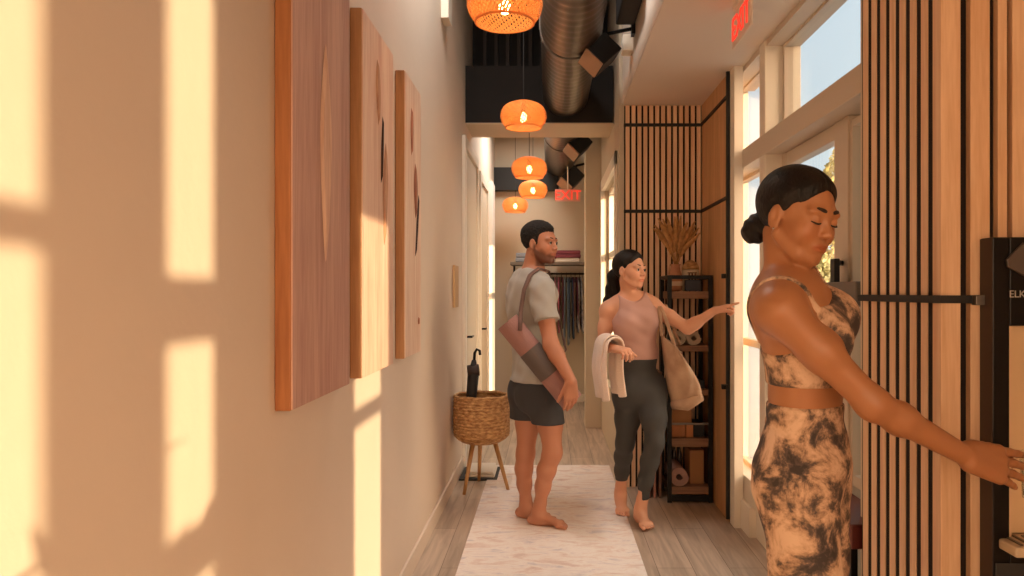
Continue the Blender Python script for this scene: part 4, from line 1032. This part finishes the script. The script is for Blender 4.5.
cloth_from(root, 'shoulder_straps', nf, TD, .0035, strapreg, 1, k=.001)
# hair pulled back into a low bun
def T_(x,y,z): return H+Rh@(A(x,y,z)*hs)
hl = [(-.12,-.075),(-.07,-.070),(-.035,-.045),(-.016,.008),(.0,.016),(.010,.002),(.025,.016),(.045,.048),(.065,.070),(.085,.088),(.10,.094)]
hf = hair_field(H, Rh, hs, .0030, .0095, hl, part=True, peak=.42)
V, Q = nets(hf.d, hf.lo, hf.h); V = relax(V, Q, 3); hair = mesh_np('hair', V, Q, M['hair'], root)
bun = [el(T_(.0,-.112,-.048), A(.038,.032,.038), Rh, .01), el(T_(.012,-.120,-.058), A(.026,.026,.030), Rh, .01), el(T_(-.012,-.118,-.034), A(.03,.026,.026), Rh, .01), rc(T_(0,-.085,-.03), T_(0,-.11,-.045), .035,.025,.02)]
hb_ = loose(root, 'hair_bun', bun, .003, M['hair'], it=2, wr=lambda X,Y,Z: .0015*np.sin(X*260+Z*160))
face_extras(root, H, Rh, hs, M['lash'], closed=True, browmat=M['browm'], bt=1.35)
MB().lathe(T_(.079,.004,-.036), [(.0001,-.003),(.003,-.001),(.003,.001),(.0001,.003)], 10).build('ear_stud', M['chrome'], root, smooth=True)
g = empty('drinking_glass', tuple(wrR+hd/np.linalg.norm(hd)*.15+A(.06,.02,-.02)), 'clear drinking glass in the reaching hand of the nearest woman', 'glass')
gl = np.array(g.location); 
MB().lathe(gl+A(0,0,-.055), [(.028,0),(.034,.11),(.032,.11),(.026,.006),(.001,.006)], 24).build('glass_body', glass_mat('drinking_glass_clear'), g, smooth=True)
MB().lathe(gl+A(0,0,-.048), [(.0265,0),(.029,.06),(.001,.061)], 24).build('water', glass_mat('water_clear', (.93,.95,.95,1)), g, smooth=True)

# ---------------------------------------------------------------- man with the rolled mat
Y0 = 4.45; fT = A(.93,.37,0); fT /= np.linalg.norm(fT)
H = P(540,243.5,4.42); Rh = frame_R((.86,-.50), .02, 0); hs = 1.07
neck = P(533,272,4.45); chest = P(529,304,4.45); pel = P(536,386,4.46)
T, Rp, Rc, waist = torso_prims(pel, chest, neck, fT, fT, True, 1.0)
right = np.cross(fT, Z3)
shR = P(541,291,4.275); elR = P(551,345,4.17); wrR = P(571,381,4.09)
shL = P(527,291,4.63); elL = P(543,345,4.67); wrL = P(560,385,4.62)
hR = P(544,394,4.38); kR = P(552,452,4.36); aR = P(538.5,511,4.42)
hL = P(527,394,4.54); kL = P(525,452,4.54); aL = P(526,507,4.56)
man = list(T)+[rc(chest+Rc@A(-.06,-.01,.15), shR+A(0,.02,.0), .065,.062,.04), rc(chest+Rc@A(.06,-.01,.15), shL, .06,.06,.04),
    rc(neck+A(0,0,-.03), shR+A(-.01,.05,.02), .055,.045,.05), rc(neck+A(0,0,-.03), shL+A(0,-.05,.02), .055,.045,.05),
    rc(neck+A(-.005,0,-.03), H+Rh@A(0,-.025,-.055), .066,.060,.03)]
man += arm_prims(shR, elR, wrR, 1.0, True)+arm_prims(shL, elL, wrL, 1.0, True)
man += leg_prims(hR, kR, aR, fT, 1.04, True)+leg_prims(hL, kL, aL, fT, 1.02, True)
man += foot_prims(aR, (.93,-.38), .265, RT, 0, 1)+foot_prims(aL, (.88,-.46), .265, RT, 0, -1)
# mat geometry
m0 = P(507,322,4.20); m1 = P(572,402,4.19); mr = .061
mdir = (m1-m0)/np.linalg.norm(m1-m0)
hd = P(572,402,4.11)-wrR
man += hand_prims(wrR, A(.02,.12,-.9), A(-.35,.9,0), A(-.90,-.35,.1), (.22,.26,.30,.34), 1.08, .06, .45, .3)
man += hand_prims(wrL, wrL-elL, A(-.2,-.9,0), A(.7,0,.4), (.4,.4,.4,.4), 1.05)
man += head_prims(H, Rh, hs, True)
root = empty('person', (pel[0],pel[1],0), 'barefoot bearded man in grey t-shirt and dark shorts standing on the runner', 'person')
mb_, mf = skin_mesh(root, man, .0038, skinM, H, Rh, hs, 1, lip=(.86,.62,.58), beard=.86, floor=RT)
# t-shirt
tee = mat('tshirt_grey', rgb(164,159,152), .95, bump=.35, bscale=9, sheen=.2)
tp = []
for p in T:
    p = list(p)
    if p[0] == 'e': p[2] = p[2]+.014
    tp.append(tuple(p))
tp += [rc(chest+Rc@A(-.06,-.01,.15), shR+A(0,.02,.0), .078,.074,.04), rc(chest+Rc@A(.06,-.01,.15), shL, .073,.07,.04),
       rc(neck+A(0,0,-.035), shR+A(-.01,.05,.02), .060,.055,.05), rc(neck+A(0,0,-.035), shL+A(0,-.05,.02), .060,.055,.05)]
hemz = P(0,381,Y0)[2]
tp += [el(up_(pel,.10), (.172,.128,.19), Rp, .05), el(up_(pel,.0), (.172,.128,.12), Rp, .05)]
def sleeve(sh, e_, L, r0, r1): 
    d_ = (e_-sh)/np.linalg.norm(e_-sh); return rc(sh, sh+d_*(L+.06), r0, r1, .03), plane(sh+d_*L, d_), (sh, d_)
sR, pR, _ = sleeve(shR, elR, .185, .074, .072); sL, pL, _ = sleeve(shL, elL, .18, .072, .070)
body_t = tp; 
lo, hi = bbox(tp+[sR,sL]); fb = Field(lo, hi, .0055).add(tp+[sR,sL]); X, Y, Z = fb.pts()
wrk = .0035*np.sin(Z*55+X*40)*np.sin(Y*30+X*22)+.003*np.sin(Z*28-X*60+Y*35)
d = fb.d-wrk
def near_arm(sh, e_, X, Y, Z):
    ab = e_-sh; t = np.clip(((X-sh[0])*ab[0]+(Y-sh[1])*ab[1]+(Z-sh[2])*ab[2])/(ab@ab),.35,1.3)
    return np.sqrt((X-sh[0]-t*ab[0])**2+(Y-sh[1]-t*ab[1])**2+(Z-sh[2]-t*ab[2])**2)
for sh, e_, pp in ((shR,elR,pR),(shL,elL,pL)):
    cut = np.where(near_arm(sh,e_,X,Y,Z) < .093, pp(X,Y,Z), -1)
    d = np.where(cut > 0, np.maximum(d, cut), np.maximum(d, cut))
d = np.maximum(d, hemz-Z)
neckax = (H-neck)/np.linalg.norm(H-neck)
d = np.maximum(d, .0-(-((Z-(neck[2]+.004))+.35*((X-neck[0])*-fT[0]+(Y-neck[1])*-fT[1])*-1)) )
V, Q = nets(d.astype(np.float32), fb.lo, fb.h); V = relax(V, Q, 3); mesh_np('t_shirt', V, Q, tee, root)
# shorts
sm = mat('shorts_charcoal', rgb(58,58,62), .85, bump=.3, bscale=10)
kz = P(0,422.5,4.4)[2]
sp_ = [el(pel+Rp@A(q*.075,-.055,-.04), A(.10,.10,.115), Rp, .04) for q in (-1,1)]+[el(up_(pel,.02), (.168,.122,.10), Rp, .04), el(up_(pel,-.05), (.166,.126,.11), Rp, .04)]
for hp, kn in ((hR,kR),(hL,kL)):
    e_ = hp*.35+kn*.65; sp_ += [rc(hp, e_, .102, .100, .035)]
loose(root, 'shorts', sp_, .0055, sm, lambda X,Y,Z: np.maximum(kz-Z+.0*X, Z-(pel[2]+.09)), 3, wr=lambda X,Y,Z: .003*np.sin(X*60+Z*18)*np.sin(Y*45))
# hair
hl = [(-.12,-.06),(-.07,-.055),(-.04,-.035),(-.02,.004),(.002,.010),(.012,-.012),(.024,-.008),(.032,.042),(.045,.054),(.06,.060),(.080,.064),(.1,.066)]
hf = hair_field(H, Rh, hs, .0042, .0125, hl, extra=None, side=.35)
X, Y, Z = hf.pts(); hf.d = hf.d-(.0035*np.sin(X*260)*np.sin(Y*240+1)*np.sin(Z*250)).astype(np.float32)
V, Q = nets(hf.d, hf.lo, hf.h); V = relax(V, Q, 1); mesh_np('hair', V, Q, M['hair2'], root)
face_extras(root, H, Rh, hs, M['lash'], False, M['iris'], browmat=M['lash'], white=M['eyewhite'])
# rolled mat, three bands
mr_ = empty('rolled_yoga_mat', tuple((m0+m1)/2), 'dusty pink rolled mat with grey middle band carried by the man', 'yoga mat')
mp_ = mat('mat_dusty_pink', rgb(154,114,108), .85, bump=.4, bscale=220); mg_ = mat('mat_grey_band', rgb(98,88,84), .85, bump=.4, bscale=220)
u_ = np.cross(mdir, A(0,1,0)); u_ /= np.linalg.norm(u_); w_ = np.cross(u_, mdir); Lm = np.linalg.norm(m1-m0)
def spiral(t0, t1, mt, nm, R0):
    V = []; N = 5*30; th = R0*.78/5
    for k in range(N+1):
        a = 2*math.pi*k/30; rr = R0*.22+th*k/30
        for rad in (rr, rr+th*.82):
            for t in (t0,t1): V.append(m0+mdir*Lm*t+rad*(math.cos(a)*u_+math.sin(a)*w_))
    Fc = []
    for k in range(N):
        i, j = 4*k, 4*k+4; Fc += [(i,i+1,j+1,j),(i+2,j+2,j+3,i+3),(i,j,j+2,i+2),(i+1,i+3,j+3,j+1)]
    MB().add(V, Fc).build(nm, mt, mr_)
spiral(0,.345,mp_,'upper_roll',mr); spiral(.347,.66,mg_,'middle_band',mr+.0015); spiral(.662,1,mp_,'lower_roll',mr)
# strap over the shoulder
st = [m0+mdir*.12+A(0,-.075,.05), P(521,310,4.20), P(524,290,4.21), P(530,275,4.26), P(538,272,4.34), P(547,279,4.50), P(556,300,4.56), P(561,330,4.46), P(566,350,4.34), m0+mdir*.36+A(.05,.06,.04)]
fs = []
for i in range(len(st)-1):
    for t in (0,.5): fs.append(st[i]*(1-t)+st[i+1]*t)
fs.append(st[-1])
def on_surface(p, f, off):
    p = np.array(p,float)
    for _ in range(25):
        i = ((p-f.lo)/f.h).astype(int)
        if (i < 1).any() or (i > f.n-2).any(): return p
        d = f.d[tuple(i)]
        if d > .035: return p
        g = np.array([f.d[i[0]+1,i[1],i[2]]-f.d[i[0]-1,i[1],i[2]], f.d[i[0],i[1]+1,i[2]]-f.d[i[0],i[1]-1,i[2]], f.d[i[0],i[1],i[2]+1]-f.d[i[0],i[1],i[2]-1]]); n_ = np.linalg.norm(g)
        if n_ < 1e-6: return p
        if d >= off-.001: break
        p = p-g/n_*(d-off)*.8
    return p
fs = [on_surface(p, fb, .008) for p in fs]
tag(MB().tube(fs, .013, 8, flat=A(0,1,0)).build('carry_strap', mat('strap_brown', rgb(104,78,70), .8, bump=.2), mr_, smooth=True), '', '') if 0 else MB().tube(fs, .012, 8, flat=A(0,1,0)).build('carry_strap', mat('strap_brown', rgb(104,78,70), .8, bump=.2), mr_, smooth=True)

# ---------------------------------------------------------------- woman pointing
fP = A(.18,-.98,0); fP /= np.linalg.norm(fP); Yw = 4.45
H = P(630,270.5,4.42); Rh = frame_R((.72,-.69), -.02, -.03); hs = .98
neck = P(631,298,4.46); chest = P(635,322,4.45); pel = P(641,388,4.47)
T, Rp, Rc, waist = torso_prims(pel, chest, neck, fP, fP, False, 1.0, .86, .9)
shR = P(608,311,4.46); elR = P(602,346,4.44); wrR = P(616,349,4.22)
shL = P(654,308,4.46); elL = P(688,328,4.36); wrL = P(714,311,4.28)
hR = P(629,396,4.52); kR = P(625,441,4.50); aR = P(620.5,491,4.72)
hL = P(652,396,4.45); kL = P(654.5,441,4.36); aL = P(640.5,508,4.46)
wp = list(T)+[rc(chest+Rc@A(-.06,-.01,.12), shR, .05,.046,.04), rc(chest+Rc@A(.06,-.01,.12), shL, .05,.046,.04),
    rc(neck+A(0,0,-.03), shR+A(.02,0,.02), .045,.032,.05), rc(neck+A(0,0,-.03), shL+A(-.02,0,.02), .045,.032,.05),
    rc(neck+A(0,0.01,-.03), H+Rh@A(0,-.022,-.055), .050,.046,.03)]
wp += arm_prims(shR, elR, wrR, 1.0)+arm_prims(shL, elL, wrL, 1.0)
wp += leg_prims(hR, kR, aR, fP, .94)+leg_prims(hL, kL, aL, fP, .94)
wp += foot_prims(aR, (.02,-1), .23, RT, .22, -1)+foot_prims(aL, (.22,-.97), .23, RT, 0, 1)
pd = P(736,303,4.24)-wrL
wp += hand_prims(wrL, pd, A(-.15,.1,-1), A(-.2,-.9,.2), (.03,1.05,1.15,1.2), .95, .05, .35, .5)
wp += hand_prims(wrR, A(.55,-.80,-.05), A(.1,.1,-1), A(.85,.5,.1), (.75,.8,.85,.9), .95, .05, .5, .5)
wp += head_prims(H, Rh, hs)
root = empty('person', (pel[0],pel[1],0), 'barefoot smiling woman in dusty pink crop tank and dark leggings, pointing to the right', 'person')
wb, wf = skin_mesh(root, wp, .0038, skinW, H, Rh, hs, 1, lip=(.95,.66,.62), floor=RT)
lm_ = mat('leggings_charcoal', rgb(66,66,66), .8, bump=.15, bscale=12)
legf = list(T)+leg_prims(hR, kR, aR, fP, .94)+leg_prims(hL, kL, aL, fP, .94)
lo, hi = bbox(legf); LF = Field(lo, hi, .005).add(legf)
wz2 = P(0,357.5,4.45)[2]; lzR = P(0,481,4.65)[2]; lzL = P(0,499,4.45)[2]
cloth_from(root, 'leggings', LF, lm_, .005, lambda X,Y,Z: np.maximum(Z-wz2, np.where(X < (hL[0]+hR[0])/2-.0, lzR, lzL)-Z), 5)
tk = mat('tank_dusty_pink', rgb(196,156,146), .9, bump=.25, bscale=14)
tf = list(T)+[rc(chest+Rc@A(-.06,-.01,.12), shR, .05,.046,.04), rc(chest+Rc@A(.06,-.01,.12), shL, .05,.046,.04), rc(neck+A(0,0,-.03), shR+A(.02,0,.02), .045,.032,.05), rc(neck+A(0,0,-.03), shL+A(-.02,0,.02), .045,.032,.05), rc(neck+A(0,0.01,-.03), H+Rh@A(0,-.022,-.055), .050,.046,.03)]
lo, hi = bbox(tf); TF = Field(lo, hi, .0045).add(tf)
def tank(X,Y,Z):
    q = [(X-chest[0])*Rc[0,i]+(Y-chest[1])*Rc[1,i]+(Z-chest[2])*Rc[2,i] for i in range(3)]
    ax_ = np.abs(q[0])
    arm = ax_-np.interp(q[2], [-.05,.02,.08,.14,.2], [.30,.150,.103,.088,.080])
    nk = q[2]-(.118+9*q[0]**2)
    return np.maximum(np.maximum(arm, nk), np.maximum(P(0,359,4.45)[2]-.0-Z, q[2]-.175))
cloth_from(root, 'tank_top', TF, tk, .009, tank, 7, wr=lambda X,Y,Z: .0015*np.sin(Z*80+X*50))
def T_(x,y,z): return H+Rh@(A(x,y,z)*hs)
hl = [(-.12,-.08),(-.07,-.070),(-.035,-.035),(-.016,.006),(.0,.016),(.010,.002),(.025,.014),(.045,.046),(.065,.068),(.085,.086),(.10,.09)]
hf = hair_field(H, Rh, hs, .004, .011, hl, peak=.35)
V, Q = nets(hf.d, hf.lo, hf.h); V = relax(V, Q, 2); mesh_np('hair', V, Q, M['hair'], root)
pt = [T_(0,-.10,-.01), T_(0,-.125,-.03), P(612,289,4.54), P(608,303,4.55), P(606,316,4.53)]
loose(root, 'ponytail', chain(pt, [.034,.036,.036,.030,.010], .02)+chain([pt[1], P(616,295,4.54), P(611,312,4.54)], [.03,.032,.014], .02), .004, M['hair'], it=2, wr=lambda X,Y,Z: .002*np.sin(X*200+Z*60))
face_extras(root, H, Rh, hs, M['lash'], False, M['iris'], browmat=M['browm'], white=M['eyewhite'])
# towel over the right forearm
tw = mat('towel_blush', rgb(242,224,210), .95, bump=.6, bscale=160, sheen=.3)
ad = (wrR-elR); ad[2] = 0; ad /= np.linalg.norm(ad); side = np.cross(ad, Z3); cen = elR*.42+wrR*.58
def towel(x0, dropL, dropR, ry, wid, ph):
    def fn(u, v):
        s_ = (u-.5)*2; e_ = (v-.5)*wid
        if abs(s_) < .22: a = s_/.22*math.pi/2; x = ry*math.sin(a); z = ry*math.cos(a)
        elif s_ < 0: x = -ry-.012*math.sin((s_+.22)*5); z = (s_+.22)/.78*dropL
        else: x = ry+.012*math.sin((s_-.22)*5); z = -(s_-.22)/.78*dropR
        fl = min(1,max(0,-z)/.12)
        x += .010*math.sin(v*11+ph)*fl; 
        return tuple(cen+ad*(e_*(1-.10*fl))+side*(x+x0)+A(0,0,z+.012+.005*math.sin(v*7)))
    return fn
t1 = MB().grid(towel(.004,.29,.31,.050,.21,0), 40, 16)
ty = empty('towel', tuple(cen), 'blush white towel draped over the forearm of the pointing woman', 'towel')
t1.build('draped_cloth', tw, ty, smooth=True, solid=.012, sub=1)
t1 = MB().grid(towel(.004,.25,.27,.062,.15,2.0), 40, 12).build('outer_fold', tw, ty, smooth=True, solid=.010, sub=1)
# tote bag on her left shoulder
bm_ = mat('tote_tan', rgb(198,166,138), .8, bump=.9, bscale=14, col2=rgb(172,138,112), vscale=9)
tb = empty('tote_bag', tuple(P(680,375,4.36)), 'slouchy tan tote bag hanging from the left shoulder of the pointing woman', 'bag')
cTL, cTR, cBR, cBL = P(661,334,4.42), P(678,338,4.34), P(702,397,4.36), P(672,405,4.44)
cTL = P(661,333,4.40); cTR = P(676,346,4.33)
def bagf(sgn):
    def fn(u, v):   # u down, v across
        l = cTL*(1-u)+cBL*u; r_ = cTR*(1-u)+cBR*u; p = l*(1-v)+r_*v
        bulge = (.012+.058*math.sin(math.pi*min(1,.15+u*.8)))*math.sin(math.pi*v)**.6
        p = p+A(.25,-1,0)*bulge*sgn
        p[0] += .030*u*math.sin(math.pi*u)*(v-.3)*2
        p += A(0,-sgn,0)*(.006*math.sin(v*14+u*9)+.004*math.sin(u*25))*math.sin(math.pi*v)
        if u < .01: p[2] -= .035*math.sin(math.pi*v)
        return tuple(p)
    return fn
b = MB().grid(bagf(1), 22, 18); b.grid(bagf(-1), 22, 18)
b.tube([cBL, cBL*.5+cBR*.5+A(0,0,-.012), cBR], [.022,.045,.022], 10)
b.build('bag_body', bm_, tb, smooth=True, solid=.004)
def strap(a, top, b_, nm):
    pts = []
    for t in np.linspace(0,1,13):
        q = (1-t)**2*a+2*t*(1-t)*top+t*t*b_; pts.append(q)
    pts = [on_surface(p, wf, .012) for p in pts]
    MB().tube(pts, .011, 8, flat=A(0,1,0)).build(nm, bm_, tb, smooth=True)
sh_ = P(655,283,4.44)
strap(P(662,336,4.38), sh_+A(-.02,-.03,.06), P(675,348,4.32), 'strap')
strap(P(663,334,4.46), sh_+A(.0,.05,.05), P(680,345,4.42), 'strap')
# ================================================================== LIGHT, SKY, CAMERA
SUNDIR = A(-1, 1.40, -.315); SUNDIR /= np.linalg.norm(SUNDIR)
l = bpy.data.lights.new('sun', 'SUN'); l.energy = 9; l.color = (1,.73,.44); l.angle = math.radians(.55)
so = bpy.data.objects.new('sun', l); C.objects.link(so); so.location = (6,-6,4)
so.rotation_mode = 'QUATERNION'; so.rotation_quaternion = Vector(SUNDIR).to_track_quat('-Z','Y')
w = bpy.data.worlds.new('sky'); bpy.context.scene.world = w; w.use_nodes = True; nt = w.node_tree; nt.nodes.clear()
o = nt.nodes.new('ShaderNodeOutputWorld'); bg = nt.nodes.new('ShaderNodeBackground'); nt.links.new(bg.outputs[0], o.inputs[0])
tc = nt.nodes.new('ShaderNodeTexCoord')
dp = nt.nodes.new('ShaderNodeVectorMath'); dp.operation = 'DOT_PRODUCT'; nt.links.new(tc.outputs['Generated'], dp.inputs[0]); dp.inputs[1].default_value = tuple(-SUNDIR)
rp = nt.nodes.new('ShaderNodeValToRGB'); e = rp.color_ramp.elements
mr = nt.nodes.new('ShaderNodeMapRange'); mr.inputs[1].default_value = -1; mr.inputs[2].default_value = 1; nt.links.new(dp.outputs['Value'], mr.inputs[0]); nt.links.new(mr.outputs[0], rp.inputs[0])
e[0].position = .25; e[0].color = (.84,1.0,1.10,1); e[1].position = 1.0; e[1].color = (17,11.2,6.8,1)
q = e.new(.55); q.color = (1.0,.95,.86,1)
q = e.new(.80); q.color = (3.2,2.7,2.2,1)
q = e.new(.93); q.color = (8,5.6,3.6,1)
sx = nt.nodes.new('ShaderNodeSeparateXYZ'); nt.links.new(tc.outputs['Generated'], sx.inputs[0])
r2 = nt.nodes.new('ShaderNodeValToRGB'); r2.color_ramp.elements[0].position = .0; r2.color_ramp.elements[0].color = (1.12,1.0,.90,1)
r2.color_ramp.elements[1].position = .5; r2.color_ramp.elements[1].color = (.84,.92,1,1); nt.links.new(sx.outputs['Z'], r2.inputs[0])
mx = nt.nodes.new('ShaderNodeMix'); mx.data_type = 'RGBA'; mx.blend_type = 'MULTIPLY'; mx.inputs[0].default_value = 1
nt.links.new(rp.outputs[0], mx.inputs[6]); nt.links.new(r2.outputs[0], mx.inputs[7]); nt.links.new(mx.outputs[2], bg.inputs[0]); bg.inputs[1].default_value = 1.0
def area(name, loc, rot, sx_, sy_, e_, col):
    l = bpy.data.lights.new(name, 'AREA'); l.shape = 'RECTANGLE'; l.size = sx_; l.size_y = sy_; l.energy = e_; l.color = col
    o = bpy.data.objects.new(name, l); C.objects.link(o); o.location = loc; o.rotation_euler = rot; return o
# daylight entering through the glazing
for nm, loc, rot, a_, b_ in (('portal_rear',(.42,REAR-.02,1.75),(math.pi/2,0,0),1.9,2.8),('portal_shopfront',(1.345,3.5,1.4),(0,math.pi/2,0),2.5,1.7),('portal_far_window',(.66,6.43,1.45),(0,math.pi/2,0),1.8,1.4),
    ('portal_side',(1.56,-2.87,1.5),(0,math.pi/2,0),2.4,1.65),('portal_side_narrow',(1.56,-1.66,1.5),(0,math.pi/2,0),2.4,.30),('portal_side_middle',(1.56,-.245,1.5),(0,math.pi/2,0),2.4,.5)):
    area(nm, loc, rot, a_, b_, 1, (1,1,1)).data.cycles.is_portal = True
area('fill_panel_lamp', (-.36,3.7,3.94), (0,0,0), .33, .97, 34, (1,.95,.90))  # added fill lamp, brightens the floor in mid corridor
area('fill_panel_lamp', (-.10,8.0,3.29), (0,0,0), .33, .97, 34, (1,.93,.84))  # added fill lamp, brightens the dim back area
sc = bpy.context.scene
sc.view_settings.view_transform = 'Standard'; sc.view_settings.look = 'None'; sc.view_settings.gamma = 1; sc.view_settings.use_curve_mapping = False
sc.view_settings.exposure = -0.06
sc.cycles.max_bounces = 8; sc.cycles.diffuse_bounces = 5; sc.cycles.transparent_max_bounces = 24; sc.cycles.sample_clamp_indirect = 6
sc.cycles.caustics_reflective = False; sc.cycles.caustics_refractive = False
cd = bpy.data.cameras.new('camera'); cd.sensor_width = 36; cd.lens = F/1024*36; cd.shift_x = -(VX-512)/1024; cd.shift_y = (VY-288)/1024
cd.clip_start = .02; cd.clip_end = 300
co = bpy.data.objects.new('camera', cd); C.objects.link(co); co.location = (0,0,EYE); co.rotation_euler = (math.pi/2,0,0); sc.camera = co
